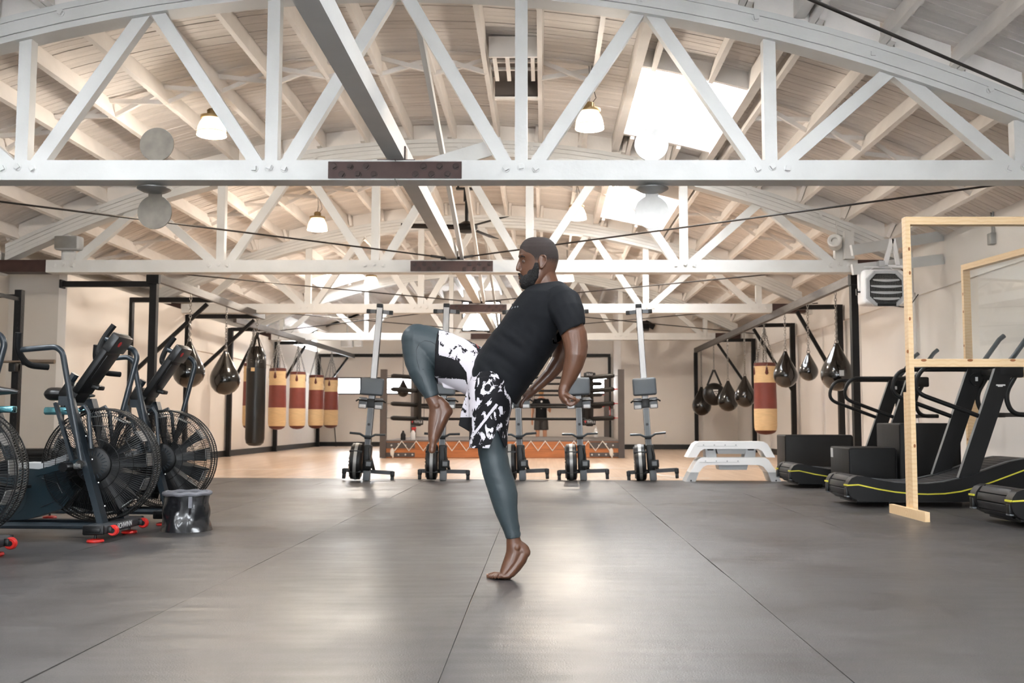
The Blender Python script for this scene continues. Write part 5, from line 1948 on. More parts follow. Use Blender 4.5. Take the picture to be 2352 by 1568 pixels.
def flat_limb(mb, pts, depth=(0, 1, 0), n=28, hem=None):
    """like limb but with flat ends (for cloth); hem(k,a) shifts the last ring along the path"""
    C = [V(p[0]) for p in pts]
    dep = V(depth).normalized()
    rings = []
    for i, p in enumerate(pts):
        T = (C[min(i + 1, len(C) - 1)] - C[max(i - 1, 0)]).normalized()
        if len(p) > 3:
            T = V(p[3]).normalized()
        N = T.cross(dep).normalized()
        B = N.cross(T).normalized()
        ring = []
        for k in range(n):
            a = 2 * math.pi * k / n
            q = C[i] + N * (p[1] * math.cos(a)) + B * (p[2] * math.sin(a))
            if hem and i == len(pts) - 1:
                q = q + T * hem(a)
            ring.append(q)
        rings.append(ring)
    mb.ring_loft(rings)
    return mb


def remesh(mb, name, voxel, smooth=4, fold=None):
    me = mb.mesh(name, 0)
    o = bpy.data.objects.new(name, me)
    COL.objects.link(o)
    m = o.modifiers.new('r', 'REMESH')
    m.mode = 'VOXEL'
    m.voxel_size = voxel
    if smooth:
        s = o.modifiers.new('s', 'SMOOTH')
        s.factor = .5
        s.iterations = smooth
    dg = bpy.context.evaluated_depsgraph_get()
    me2 = bpy.data.meshes.new_from_object(o.evaluated_get(dg))
    bpy.data.objects.remove(o)
    me2.name = name
    if fold:
        nn = [v.normal.copy() for v in me2.vertices]
        for v, nr in zip(me2.vertices, nn):
            v.co = v.co + nr * fold(v.co)
    me2.polygons.foreach_set('use_smooth', [True] * len(me2.polygons))
    return me2


from mathutils import noise as MN


def far_person():
    px_, py_ = -.06, 28.6
    t = thing('person', 'person in black t-shirt and grey shorts, seen from behind beyond the boxing ring', 'person', (px_, py_, -.006))
    B = MB()
    for s in (-1, 1):
        limb(B, [((s * .09, 0, .85), .085, .09), ((s * .10, 0, .5), .058, .06), ((s * .105, .01, .3), .052, .055), ((s * .105, .01, .1), .036, .038)])
        limb(B, [((s * .105, .03, .05), .04, .045), ((s * .11, .1, .035), .042, .035), ((s * .115, .17, .025), .04, .022)], depth=(1, 0, 0))
    limb(B, [((0, 0, .88), .15, .11), ((0, 0, 1.1), .14, .10), ((0, 0, 1.3), .17, .11), ((0, 0, 1.4), .13, .09), ((0, .0, 1.47), .055, .06), ((0, .01, 1.55), .055, .06)])
    B.ball((0, .02, 1.6), (.075, .095, .115), 20, 14)
    # left arm hanging, right arm bent in front
    limb(B, [((-.18, 0, 1.36), .05, .05), ((-.235, .0, 1.12), .042, .042), ((-.25, .02, .95), .034, .034), ((-.25, .04, .82), .026, .03)])
    limb(B, [((-.25, .045, .80), .03, .018), ((-.25, .05, .74), .035, .016), ((-.25, .055, .68), .025, .012)])
    limb(B, [((.18, 0, 1.36), .05, .05), ((.24, .02, 1.14), .042, .042), ((.24, .16, 1.06), .034, .034), ((.2, .26, 1.1), .028, .028), ((.19, .3, 1.12), .03, .02)])
    obj('body', remesh(B, 'body', .012, 3), M['skinl'], t)
    S = MB()
    limb(S, [((0, 0, .86), .165, .125), ((0, 0, 1.1), .155, .115), ((0, 0, 1.3), .19, .12), ((0, 0, 1.4), .14, .1), ((0, 0, 1.44), .07, .07)])
    for s in (-1, 1):
        limb(S, [((s * .15, 0, 1.37), .07, .07), ((s * .225, .01, 1.2), .062, .062)])
    obj('t_shirt', remesh(S, 't_shirt', .014, 3), M['shirt'], t)
    P = MB()
    limb(P, [((0, 0, .92), .15, .12), ((0, 0, .82), .17, .13)])
    for s in (-1, 1):
        flat_limb(P, [((s * .09, 0, .86), .1, .11), ((s * .105, 0, .54), .1, .11)])
    obj('shorts', remesh(P, 'shorts', .014, 3), M['gshorts'], t)
    H = MB()
    H.ball((0, .005, 1.645), (.083, .1, .085), 18, 10)
    H.ball((0, -.03, 1.60), (.078, .075, .08), 16, 9)
    obj('hair', remesh(H, 'hair', .012, 2), M['blond'], t)
    for (x, z, w, hh) in ((-.03, 1.22, .012, .05), (-.005, 1.22, .03, .012), (.03, 1.22, .012, .05), (0, 1.15, .08, .008), (0, 1.13, .05, .006)):
        MB().b2((x - w / 2, -.135, z - hh / 2), (x + w / 2, -.121, z + hh / 2)).build('back_print', M['ink'], t)
    MB().lathe([(.03, 0), (.03, .002)], 16, (.01, -.12, 1.33), Matrix.Rotation(math.pi / 2, 3, 'X')).build('collar_mark', M['ink'], t)


M['skinl'] = MAT('light_skin', (212, 160, 130), .55)
M['shirt'] = MAT('black_cotton', (14, 16, 20), .75, spec=.2, bump=.12, bscale=40, var=.12, vscale=8)
M['gshorts'] = MAT('grey_shorts', (70, 66, 64), .8)
M['blond'] = MAT('blond_hair', (186, 140, 92), .6, bump=.4, bscale=60)
far_person()

# ---------------------------------------------------------------- the man
from mathutils.bvhtree import BVHTree


def the_man():
    YM = 5.225
    S = YM / F
    Q = lambda u, v, dy=0.0: AT(u, v, YM + dy)        # a point of the figure; dy metres behind the standing foot
    t = thing('person', 'bearded man in black t-shirt balancing on one bare foot with knee raised', 'person', (Q(1150, 1330).x, YM, 0))
    O = V(t.location)
    def lm(mb, rows, dep=(0, 1, 0), n=22, **k):
        return limb(mb, [(Q(r[0], r[1], r[2]) - O, r[3] * S, r[4] * S) for r in rows], dep, n, **k)
    def fl(mb, rows, dep=(0, 1, 0), n=36, **k):
        return flat_limb(mb, [(Q(r[0], r[1], r[2]) - O, r[3] * S, r[4] * S) + tuple(r[5:]) for r in rows], dep, n, **k)
    def bl(mb, u, v, dy, a, b, c, R=None):
        return mb.ball(Q(u, v, dy) - O, (a * S, b * S, c * S), 18, 12, R)

    def proj(p):
        q = p + O
        z = q.z - CAMH
        yc = q.y * math.cos(PITCH) + z * math.sin(PITCH)
        zc = -q.y * math.sin(PITCH) + z * math.cos(PITCH)
        return VX + F * q.x / yc, CY - F * zc / yc
    def open_mesh(me, test):
        bm = bmesh.new()
        bm.from_mesh(me)
        kill = [f for f in bm.faces if test(f.calc_center_median(), f.normal, *proj(f.calc_center_median()))]
        bmesh.ops.delete(bm, geom=kill, context='FACES')
        bm.to_mesh(me)
        bm.free()
        me.update()
    def stick(me, uv, lift=.001):
        # a point of the garment seen at this place of its side
        bm = bmesh.new()
        bm.from_mesh(me)
        tree = BVHTree.FromBMesh(bm)
        out = []
        for u, v in uv:
            x, a_, b_ = ray(u, v)
            d_ = V(x, a_, b_).normalized()
            loc, nr, i_, di = tree.ray_cast(V(0, 0, CAMH) - O, d_)
            if loc is not None:
                out.append((loc - d_ * lift, nr))
        bm.free()
        return out

    # ---- skin
    B = MB()
    # torso core
    lm(B, [(1128, 890, 0, 44, 62), (1150, 850, 0, 48, 62), (1178, 805, 0, 56, 68), (1210, 760, 0, 62, 78), (1240, 715, 0, 62, 84), (1256, 685, 0, 48, 70)])
    # neck
    lm(B, [(1264, 690, 0, 34, 38), (1258, 662, 0, 29, 30), (1252, 640, 0, 27, 28), (1247, 620, 0, 27, 28)])
    # head from measured slices: v, front, back, half depth
    sl = [(545.2, 1226, 1246, 8), (547, 1216, 1256, 16), (551, 1207, 1264, 23), (557, 1201, 1271, 29), (565, 1196, 1276, 33), (575, 1193, 1280, 35), (584, 1191.5, 1281.5, 36),
          (591, 1192, 1282, 36), (598, 1195, 1281.5, 35.5), (605, 1196, 1280.5, 35), (613, 1195.5, 1279, 34.5), (621, 1195, 1276, 34), (629, 1195, 1272, 33), (637, 1196.5, 1267, 31.5), (645, 1198.5, 1261, 29.5),
          (653, 1203, 1254, 26), (659, 1210, 1246, 20), (662, 1217, 1240, 12)]
    n = 40
    rings = []
    for v, f, b, hd in reversed(sl):
        ring = []
        for k in range(n):
            a = 2 * math.pi * k / n
            ca, sa = math.cos(a), math.sin(a)
            x = (f + b) / 2 - (b - f) / 2 * math.copysign(abs(ca) ** .92, ca)
            w = hd * sa
            if ca > 0:
                w *= 1 - .20 * ca * (1.0 if v > 590 else .45)
            ring.append(Q(x, v, w * S) - O)
        rings.append(ring)
    HEAD = rings
    B.ring_loft(rings)
    # brow, nose, lips, cheek
    bl(B, 1195.5, 589, 0, 5.5, 25, 4)
    lm(B, [(1196, 593, 0, 3.5, 4), (1193, 603, 0, 4.2, 4.6), (1190.5, 612, 0, 5, 5.5), (1190, 618, 0, 5.5, 6.5)])
    bl(B, 1190, 618.5, 0, 5.2, 6.2, 5)
    for s in (-1, 1):
        bl(B, 1195.5, 620.5, s * 7 * S, 5.5, 4.2, 4.2)
    bl(B, 1194, 634, 0, 4.2, 11, 2.8)
    bl(B, 1194.8, 639.5, 0, 4.2, 10, 3)
    bl(B, 1199, 652, 0, 7, 12, 6)
    # ears
    for s in (-1, 1):
        e = s * 35.5 * S
        hel = [(1240.5, 606), (1239, 598), (1240, 591), (1244, 586.5), (1250, 586), (1254, 590), (1255, 597), (1253, 604), (1249, 610), (1245.5, 615), (1242, 615), (1240.5, 610)]
        pts = [Q(u, v, e + s * (1.0 + max(0, u - 1240) * .30) * S) - O for u, v in hel]
        B.tube(pts, 2.1 * S, 8, closed=True)
        R = Matrix.Rotation(s * -.32, 3, 'Z')
        bl(B, 1247, 600, e + s * .8 * S, 7, 2.2, 13, R)
        bl(B, 1243.5, 613, e + s * .5 * S, 3.5, 2.4, 4)
    # near (left) arm
    aN = [(1292, 704, -.17, 27, 24), (1307, 737, -.21, 27, 26), (1319, 770, -.235, 28.5, 27), (1323, 797, -.25, 26.5, 25), (1322, 815, -.255, 24.5, 23), (1317, 838, -.25, 21.5, 21), (1307, 866, -.245, 17, 16.5), (1299, 884, -.24, 13.5, 14), (1294, 898, -.24, 12, 15)]
    lm(B, aN)
    # near hand bent at the wrist, palm down and fingers to the right
    lm(B, [(1294, 898, -.24, 12, 15), (1295, 909, -.24, 11.5, 18), (1299, 919, -.24, 10, 20), (1306, 924, -.24, 7.5, 19)], n=20)
    for i, (dd, L, dv) in enumerate(((-15, 18, 1.5), (-5, 22, .5), (5, 23, 0), (14, 20, -1.0))):
        y = -.24 + dd * S
        lm(B, [(1303, 924 + dv, y, 5.2, 5), (1303 + L * .38, 928 + dv, y, 4.8, 4.7), (1303 + L * .75, 926 + dv, y, 4.4, 4.3), (1303 + L * 1.05, 920.5 + dv, y, 3.9, 3.9), (1303 + L * 1.18, 917 + dv, y, 3.2, 3.2)], n=12)
    lm(B, [(1300, 905, -.24 - .034, 6, 5.5), (1308, 910, -.24 - .046, 5.2, 5), (1316, 914, -.24 - .048, 4.6, 4.4), (1322, 917, -.24 - .044, 3.6, 3.6)], n=12)
    # far (right) arm
    lm(B, [(1286, 706, .17, 27, 24), (1295, 745, .21, 27, 26), (1298, 780, .23, 27, 26), (1294, 806, .235, 25, 24), (1284, 830, .23, 21, 21), (1262, 860, .22, 16.5, 17), (1240, 881, .21, 13, 13), (1224, 896, .205, 11, 13)])
    lm(B, [(1224, 896, .205, 11, 13), (1214, 905, .2, 11.5, 17), (1206, 914, .195, 9, 18)], n=18)
    for i, (dd, L) in enumerate(((-14, 18), (-5, 22), (4, 22), (13, 18))):
        y = .195 + dd * S
        lm(B, [(1207, 913, y, 5, 4.8), (1207 - L * .35, 920, y, 4.7, 4.5), (1207 - L * .55, 928, y, 4.2, 4.2), (1207 - L * .5, 936, y, 3.4, 3.4)], n=12)
    lm(B, [(1216, 899, .175, 5.5, 5), (1207, 901, .165, 5, 4.8), (1200, 905, .162, 4.2, 4)], n=12)
    # standing (left) leg under the tights
    lm(B, [(1124, 900, -.085, 44, 44), (1124, 940, -.085, 40, 42), (1128, 990, -.085, 34, 37), (1132, 1040, -.085, 30, 31), (1140, 1080, -.085, 29, 29), (1150, 1110, -.085, 29.5, 28), (1157.5, 1140, -.085, 28.5, 27), (1162.5, 1170, -.085, 23.5, 24), (1170.5, 1200, -.085, 18.5, 20), (1178.5, 1230, -.085, 15.2, 17), (1180, 1245, -.085, 15.8, 16.5)])
    yf = -.085
    # foot on its toes
    lm(B, [(1179, 1236, yf, 15.8, 16.5), (1181, 1252, yf, 17.5, 17), (1183, 1268, yf, 20, 17.5), (1176, 1288, yf, 19, 18.5), (1166, 1304, yf, 15.5, 20.5), (1157, 1316, yf, 10.5, 22)])
    bl(B, 1199, 1263, yf, 17, 14.5, 16)
    bl(B, 1207, 1268, yf, 11.5, 13, 12)
    lm(B, [(1187, 1250, yf, 13, 14), (1196, 1258, yf, 15, 14), (1203, 1268, yf, 14, 14), (1196, 1284, yf, 14, 15.5), (1184, 1300, yf, 14, 17.5), (1172, 1315, yf, 12, 20), (1164, 1320, yf, 9.5, 21)])
    lm(B, [(1190, 1272, yf, 20, 15), (1180, 1290, yf, 19, 17), (1170, 1305, yf, 16, 19)])
    lm(B, [(1172, 1320, yf, 8.5, 20), (1160, 1321, yf, 8.5, 22), (1150, 1321, yf, 7.5, 21)])
    for i, (dd, tip, r) in enumerate(((-17, 1141, 4.6), (-9.5, 1133, 4.9), (-2, 1127.5, 5.1), (6, 1123, 5.3), (16, 1118, 7.2))):
        y = yf + dd * S
        lm(B, [(1154, 1321, y, r, r), ((1154 + tip) / 2, 1319.5 + (7 - r) * .4, y, r, r), (tip + 6, 1323 + (7 - r) * .5, y, r, r * 1.05), (tip + 2.5, 1325 + (7 - r) * .4, y, r * .8, r * .9)], n=12)
    # ankle bone
    bl(B, 1188, 1257, yf - 15.5 * S, 6, 4, 6)
    # raised (right) leg
    yr = .09
    lm(B, [(1118, 866, .06, 44, 44), (1080, 846, .08, 46, 43), (1040, 818, .1, 44, 40), (1000, 798, .105, 42, 37), (970, 785, .105, 38, 34), (958, 781, .105, 34, 32)])
    lm(B, [(957, 783, .105, 33, 32), (960, 805, .1, 33, 31), (965, 832, .09, 32.5, 29), (972, 862, .075, 27, 27), (981, 886, .065, 21.5, 22), (990, 908, .055, 15.5, 17), (996, 922, .05, 15.5, 16)])
    yk = .05
    lm(B, [(995, 915, yk, 15.5, 16), (1002, 930, yk, 18, 16.5), (1007, 946, yk, 21.5, 17), (1004, 965, yk, 20.5, 18.5), (1000, 985, yk, 17.5, 20.5), (997, 1003, yk, 14, 22), (995, 1014, yk, 11, 22)])
    bl(B, 1024, 944, yk, 16.5, 14, 15)
    lm(B, [(1008, 918, yk, 11, 13), (1017, 932, yk, 16, 14.5), (1022, 946, yk, 17, 15), (1015, 964, yk, 14, 16), (1008, 984, yk, 12, 18), (1002, 1002, yk, 10, 20)])
    for i, (dd, tip, r) in enumerate(((-14, 1040, 8.5), (-3, 1035, 5.6), (4.5, 1032, 5.3), (11.5, 1028, 5), (18, 1023, 4.7))):
        y = yk + dd * S
        lm(B, [(996, 1006, y, r * 1.2, r * 1.1), (994.5, 1018, y, r, r), (992.5 + i * .4, tip - 5, y, r, r), (992.5 + i * .4, tip - 2, y, r * .8, r * .9)], n=12)
    bl(B, 1003, 932, yk - 15 * S, 6, 4, 6)
    body = remesh(B, 'body', .0034, 4)
    obj('body', body, M['skin'], t)

    # nails
    MB().rbox(Q(1121, 1318.5, yf + 16 * S) - O, (7 * S, 8 * S, 1.5 * S), .6 * S).build('toe_nail', M['nail'], t)

    # ---- eyes, brows
    for s in (-1, 1):
        e = thing_part('eye', MB().ball(Q(1205.4, 600, s * 15.5 * S) - O, 5.0 * S, 14, 10), M['eyew'], t)
        thing_sub('iris', MB().ball(Q(1201.0, 600, s * 16.0 * S) - O, (1.8 * S, 3.4 * S, 3.4 * S), 10, 8), M['iris'], e)
        lid = MB()
        for up in (1, -1):
            rings = []
            for q in range(9):
                th = math.radians(-78 + 156 * q / 8)
                row = []
                for k in range(5):
                    el = math.radians((8 + 20 * k) if up > 0 else -(20 + 17 * k))
                    rr = 5.9 * S
                    c0 = Q(1205.4, 600, s * 15.5 * S) - O
                    row.append(c0 + V(-rr * math.cos(el) * math.cos(th), rr * math.cos(el) * math.sin(th), rr * math.sin(el)))
                rings.append(row)
            lid.ring_loft(rings, cap=False, closed=False)
        lid.build('eyelid', M['skin'], t, ang=60)
        MB().tube([Q(1193.6, 590.5, s * 8 * S) - O, Q(1194.5, 587.5, s * 14 * S) - O, Q(1198, 587.0, s * 20 * S) - O, Q(1205.5, 590, s * 27 * S) - O], [1.2 * S, 2.0 * S, 1.8 * S, 1.0 * S], 8, flat=1).build('eyebrow', M['hair'], t, ang=60)

    # ---- hair: a close cap lifted from the head slices inside a side-view outline
    def shell(poly, lift, name, mat):
        def inside(u, v):
            c = False
            j = len(poly) - 1
            for i in range(len(poly)):
                (x1, y1), (x2, y2) = poly[i], poly[j]
                if (y1 > v) != (y2 > v) and u < (x2 - x1) * (v - y1) / (y2 - y1) + x1:
                    c = not c
                j = i
            return c
        fine = []
        vs_ = [s[0] for s in sl]
        m = 190
        nn = 150
        for i in range(m + 1):
            v = 545.3 + (662 - 545.3) * i / m
            k = 0
            while k < len(sl) - 2 and sl[k + 1][0] < v:
                k += 1
            f_ = (v - sl[k][0]) / (sl[k + 1][0] - sl[k][0])
            f, b, hd = [sl[k][q] + (sl[k + 1][q] - sl[k][q]) * f_ for q in (1, 2, 3)]
            row = []
            for q in range(nn):
                a = 2 * math.pi * q / nn
                ca, sa = math.cos(a), math.sin(a)
                L = lift
                x = (f + b) / 2 - ((b - f) / 2 + L) * math.copysign(abs(ca) ** .92, ca)
                w = (hd + L) * sa
                if ca > 0:
                    w *= 1 - .20 * ca * (1.0 if v > 590 else .45)
                row.append((x, v, w))
            fine.append(row)
        me = MB()
        idx = {}
        def vid(i, q, lay):
            key = (i, q, lay)
            if key not in idx:
                x, v, w = fine[i][q]
                if lay:
                    x, w = (x - 1237) * .96 + 1237, w * .93
                    v = v + 1.5
                else:
                    v = v - lift * max(0, 1 - i / 25)
                idx[key] = len(me.v)
                me.v.append(tuple(Q(x, v, w * S) - O))
            return idx[key]
        cells = set()
        for i in range(m):
            for q in range(nn):
                u = (fine[i][q][0] + fine[i][(q + 1) % nn][0]) / 2
                if inside(u, fine[i][q][1]):
                    cells.add((i, q))
        for (i, q) in cells:
            q2 = (q + 1) % nn
            me.f.append((vid(i, q, 0), vid(i, q2, 0), vid(i + 1, q2, 0), vid(i + 1, q, 0)))
            me.f.append((vid(i, q, 1), vid(i + 1, q, 1), vid(i + 1, q2, 1), vid(i, q2, 1)))
            for (di, dq, a_, b_) in ((-1, 0, (i, q), (i, q2)), (1, 0, (i + 1, q2), (i + 1, q)), (0, -1, (i + 1, q), (i, q)), (0, 1, (i, q2), (i + 1, q2))):
                if (i + di, (q + dq) % nn) not in cells:
                    me.f.append((vid(*a_, 0), vid(*a_, 1), vid(*b_, 1), vid(*b_, 0)))
        # crown cap
        top = [vid(0, q, 0) for q in range(nn) if (0, q) in cells]
        if len(top) == nn:
            me.f.append(tuple(top))
        return me.build(name, mat, t, ang=60)
    shell([(1180, 530), (1300, 530), (1300, 618), (1281, 618), (1270, 620), (1257, 612), (1256, 586), (1246, 584), (1240, 588), (1237, 606), (1229, 606), (1227, 588), (1219, 581), (1208, 577), (1200, 571), (1180, 566)], 1.0, 'hair', hair_mat(Q(1240, 612).z - O.z, Q(1240, 574).z - O.z))
    # ---- beard: jaw shell plus a full chin mass
    D = MB()
    for s in (-1, 1):
        lm(D, [(1233, 604, s * 34.5 * S, 5, 3), (1231, 618, s * 33.5 * S, 8, 4.5), (1226, 632, s * 31 * S, 12, 6.5), (1218, 643, s * 25 * S, 14, 9), (1208, 650, s * 14 * S, 13, 11)], n=16)
        lm(D, [(1192.5, 629.5, s * 2 * S, 2.6, 4.5), (1195, 631.5, s * 9 * S, 3, 4.5), (1200, 637, s * 16 * S, 4.2, 4), (1204, 644, s * 18 * S, 6, 5)], n=12)
        bl(D, 1223, 632, s * 25 * S, 13, 10, 15)
        bl(D, 1212, 642, s * 19 * S, 13, 10, 13)
    bl(D, 1211, 651, 0, 16.5, 25, 13.5)
    bl(D, 1205, 654, 0, 11, 17, 10.5)
    bl(D, 1222, 648, 0, 18, 27, 13)
    bl(D, 1200.5, 647.5, 0, 8.5, 15, 9.5)
    bl(D, 1203, 640, 0, 6, 17, 6)
    bl(D, 1194.5, 630.5, 0, 3.6, 11, 3)
    beard = remesh(D, 'beard', .0032, 3, fold=lambda p: .0016 * MN.noise(p * 160) + .0012 * MN.noise(p * 320))
    obj('beard', beard, M['beard'], t)

    # ---- tights
    L = MB()
    lm(L, [(1124, 905, -.085, 46, 46), (1124, 940, -.085, 42, 44), (1128, 990, -.085, 36, 39), (1132, 1040, -.085, 32.5, 33), (1140, 1080, -.085, 32, 31.5), (1150, 1110, -.085, 32.3, 30.5), (1158, 1140, -.085, 31.2, 29.5), (1162.5, 1170, -.085, 25.8, 26)], n=30)
    fl(L, [(1156, 1130, -.085, 31.5, 29.5), (1158, 1140, -.085, 31.2, 29.5), (1162.5, 1170, -.085, 25.8, 26), (1170.5, 1200, -.085, 20.8, 22), (1177, 1222, -.085, 17.8, 19.5), (1179.3, 1235, -.085, 17.2, 19, (V(.12, 0, -1)))], n=30)
    lm(L, [(1118, 866, .06, 46, 46), (1080, 846, .08, 48, 45), (1040, 819, .1, 46.5, 42), (1000, 798, .105, 45, 39), (980, 788.5, .105, 43, 37), (966, 783, .105, 40, 36), (958, 781, .105, 37, 35)], n=30)
    bl(L, 959, 781, .105, 38.5, 35.5, 39)
    lm(L, [(958.5, 785, .105, 37, 34.5), (960.5, 808, .1, 36.5, 33.5), (965, 832, .09, 35, 31.5), (973, 862, .075, 29.5, 29)], n=30)
    fl(L, [(969, 850, .08, 32, 30), (973, 862, .075, 29.5, 29), (982, 886, .065, 23.5, 24), (989, 902, .058, 18.5, 20), (993, 912, .054, 17, 18.5, (V(.35, 0, -1)))], n=30)
    def lfold(p):
        q = p + O
        u = VX + F * q.x / (q.y * 1.0)
        w = .0012 * MN.noise(V(q.x * 14, q.y * 9, q.z * 46))
        dk = (q - Q(985, 835, .09)).length
        w += .0035 * max(0, 1 - dk / .13) * math.sin(58 * (q.x * .55 + q.z)) 
        da = (q - Q(1185, 1222, -.085)).length
        w += .0024 * max(0, 1 - da / .055) * math.sin(190 * (q.z + .15 * q.x))
        return w
    lg = remesh(L, 'leggings', .0048, 5, fold=lfold)
    obj('leggings', lg, M['tights'], t)
    # dark seam lines on the legs
    for uv in ([(1002, 793), (990, 784), (975, 782), (963, 788), (956, 802), (957, 825), (963, 848), (971, 872), (979, 900)], [(1001, 846), (986, 849), (970, 848)], [(976, 909), (984, 912), (994, 909.5), (1005, 904)],
               [(1163, 1228), (1172, 1231), (1184, 1229.5), (1194, 1225)], [(1162, 1222), (1172, 1225), (1184, 1223), (1193, 1219)]):
        pts = [p for p, nr in stick(lg, uv, .0004)]
        if len(pts) > 2:
            MB().tube(pts, .0013, 6).build('seam', M['seam'], t)

    # ---- shorts
    H = MB()
    lm(H, [(1140, 868, 0, 54, 84), (1128, 892, 0, 54, 86), (1122, 912, 0, 52, 82)], n=36)
    # standing leg, hem with a side slit facing the camera
    def slit(a):
        # angle on the ring: N = T x depth; near side is where depth is negative
        d = (a - 1.5 * math.pi)
        return -(.105 * max(0, 1 - abs(d + .10) / .34)) + .010 * math.sin(3 * a)
    fl(H, [(1128, 885, -.06, 54, 62), (1126, 925, -.085, 50, 58), (1124, 965, -.088, 45, 55), (1122, 1000, -.088, 43, 55), (1121, 1028, -.088, 43, 56, V(.02, 0, -1))], n=60)
    # raised leg
    fl(H, [(1130, 880, .05, 56, 60), (1085, 850, .08, 58, 58), (1045, 832, .1, 60, 56), (1018, 822, .102, 62, 55), (1004, 818, .104, 63, 55, V(-1, 0, .06))], n=60)
    # cloth hanging between the legs
    H.prism([(Q(1112, 850).x - O.x, Q(1112, 850).z), (Q(1078, 880).x - O.x, Q(1078, 880).z), (Q(1064, 935).x - O.x, Q(1064, 935).z), (Q(1054, 977).x - O.x, Q(1054, 977).z), (Q(1082, 992).x - O.x, Q(1082, 992).z), (Q(1120, 985).x - O.x, Q(1120, 985).z), (Q(1140, 900).x - O.x, Q(1140, 900).z)], 'y', -.05, .012)
    H.prism([(Q(1075, 872).x - O.x, Q(1075, 872).z), (Q(1010, 876).x - O.x, Q(1010, 876).z), (Q(1016, 889).x - O.x, Q(1016, 889).z), (Q(1050, 895).x - O.x, Q(1050, 895).z), (Q(1084, 905).x - O.x, Q(1084, 905).z)], 'y', .05, .16)
    def sfold(p):
        q = p + O
        w = .004 * MN.noise(V(q.x * 7 + q.z * 4, q.y * 6, q.z * 5 - q.x * 5)) + .002 * MN.noise(V(q.x * 22, q.y * 8, q.z * 12))
        w += .0022 * math.sin(70 * (q.x * .9 + q.z * .25)) * max(0, 1 - (q - Q(1085, 860, -.03)).length / .16)
        return w
    sh = remesh(H, 'shorts', .0030, 14, fold=sfold)
    open_mesh(sh, lambda c, nrm, u, v: (nrm.z < -.75 and v > 1012) or (nrm.x < -.85 and u < 1014 and v < 900) or (c.y + O.y < YM - .12 and v > 987 and abs(u - 1142) < (v - 987) * .42 + 1))
    so = obj('shorts', sh, M['shortb'], t)
    so_ = so.modifiers.new('thickness', 'SOLIDIFY')
    so_.thickness = .003
    so_.offset = -1
    sh.materials.append(M['shortw'])
    sh.materials.append(M['shortk'])
    sh.materials.append(M['shortp'])
    def inpoly(u, v, poly):
        c = False
        j = len(poly) - 1
        for i in range(len(poly)):
            (x1, y1), (x2, y2) = poly[i], poly[j]
            if (y1 > v) != (y2 > v) and u < (x2 - x1) * (v - y1) / (y2 - y1) + x1:
                c = not c
            j = i
        return c
    white = [(1008, 740), (1030, 745), (1062, 772), (1094, 800), (1106, 830), (1096, 862), (1090, 890), (1092, 930), (1082, 960), (1046, 958), (1070, 880), (1072, 855), (1055, 832), (1036, 822), (1008, 815)]
    inner = [(1006, 868), (1085, 872), (1084, 912), (1006, 900)]
    plain = [(996, 740), (1008, 740), (1008, 815), (1036, 822), (1055, 832), (1072, 855), (1074, 885), (1068, 872), (996, 862)]
    corner = [(1040, 958), (1084, 958), (1084, 996), (1040, 996)]
    stripe = [(1139, 926), (1144.5, 929.5), (1089, 1001), (1080, 1003)]
    for p in sh.polygons:
        q = p.center + O
        # back to the figure's own side plane
        x = q.x / (q.y)
        z = (q.z - CAMH)
        yc = q.y * math.cos(PITCH) + z * math.sin(PITCH)
        zc = -q.y * math.sin(PITCH) + z * math.cos(PITCH)
        u, v = VX + F * q.x / yc, CY - F * zc / yc
        dy = q.y - YM
        if inpoly(u, v, corner):
            p.material_index = 2
        elif inpoly(u, v, plain):
            p.material_index = 2
        elif inpoly(u, v, white):
            p.material_index = 1
        elif inpoly(u, v, inner):
            p.material_index = 3
        elif dy < -.06 and inpoly(u, v, stripe):
            p.material_index = 3
    # red lettering strokes on the thigh
    for uv in ([(1083, 785), (1087, 792)], [(1088, 787), (1091, 795), (1094, 790)], [(1094, 791), (1099, 799)]):
        pts = [p for p, nr in stick(sh, uv, .001)]
        if len(pts) > 1:
            MB().tube(pts, .0022, 6).build('red_print', M['inkr'], t)

    # ---- t-shirt
    T = MB()
    sec = [((1083, 872), (1187, 931), 80), ((1085, 846), (1208, 897), 78), ((1097, 813), (1235, 860), 78), ((1119, 781), (1263, 820), 80), ((1142, 751), (1290, 783), 86), ((1163, 722), (1311, 747), 92), ((1182, 696), (1325, 712), 92), ((1199, 674), (1322, 684), 84), ((1213, 661), (1305, 660), 60), ((1226, 655), (1289, 648), 38)]
    n = 48
    rings = []
    for (a, b, hd) in sec:
        A_, B_ = Q(*a) - O, Q(*b) - O
        c = (A_ + B_) / 2
        e = (A_ - B_) / 2
        ring = []
        for k in range(n):
            th = 2 * math.pi * k / n
            ct, st = math.cos(th), math.sin(th)
            ct = math.copysign(abs(ct) ** .85, ct)
            st = math.copysign(abs(st) ** .85, st)
            ring.append(c + e * ct + V(0, hd * S * st, 0))
        rings.append(ring)
    T.ring_loft(rings)
    fl(T, [(1282, 690, -.12, 40, 40), (1294, 698, -.165, 41, 36), (1303, 718, -.20, 38, 34), (1310, 740, -.22, 33, 33), (1315, 759, -.228, 31.5, 33, V(.46, -.1, -.88))], n=36)
    fl(T, [(1278, 690, .12, 40, 40), (1288, 700, .165, 40, 36), (1294, 722, .20, 37, 34), (1297, 745, .215, 33, 33), (1298, 764, .225, 31.5, 33, V(.1, .1, -1))], n=36)
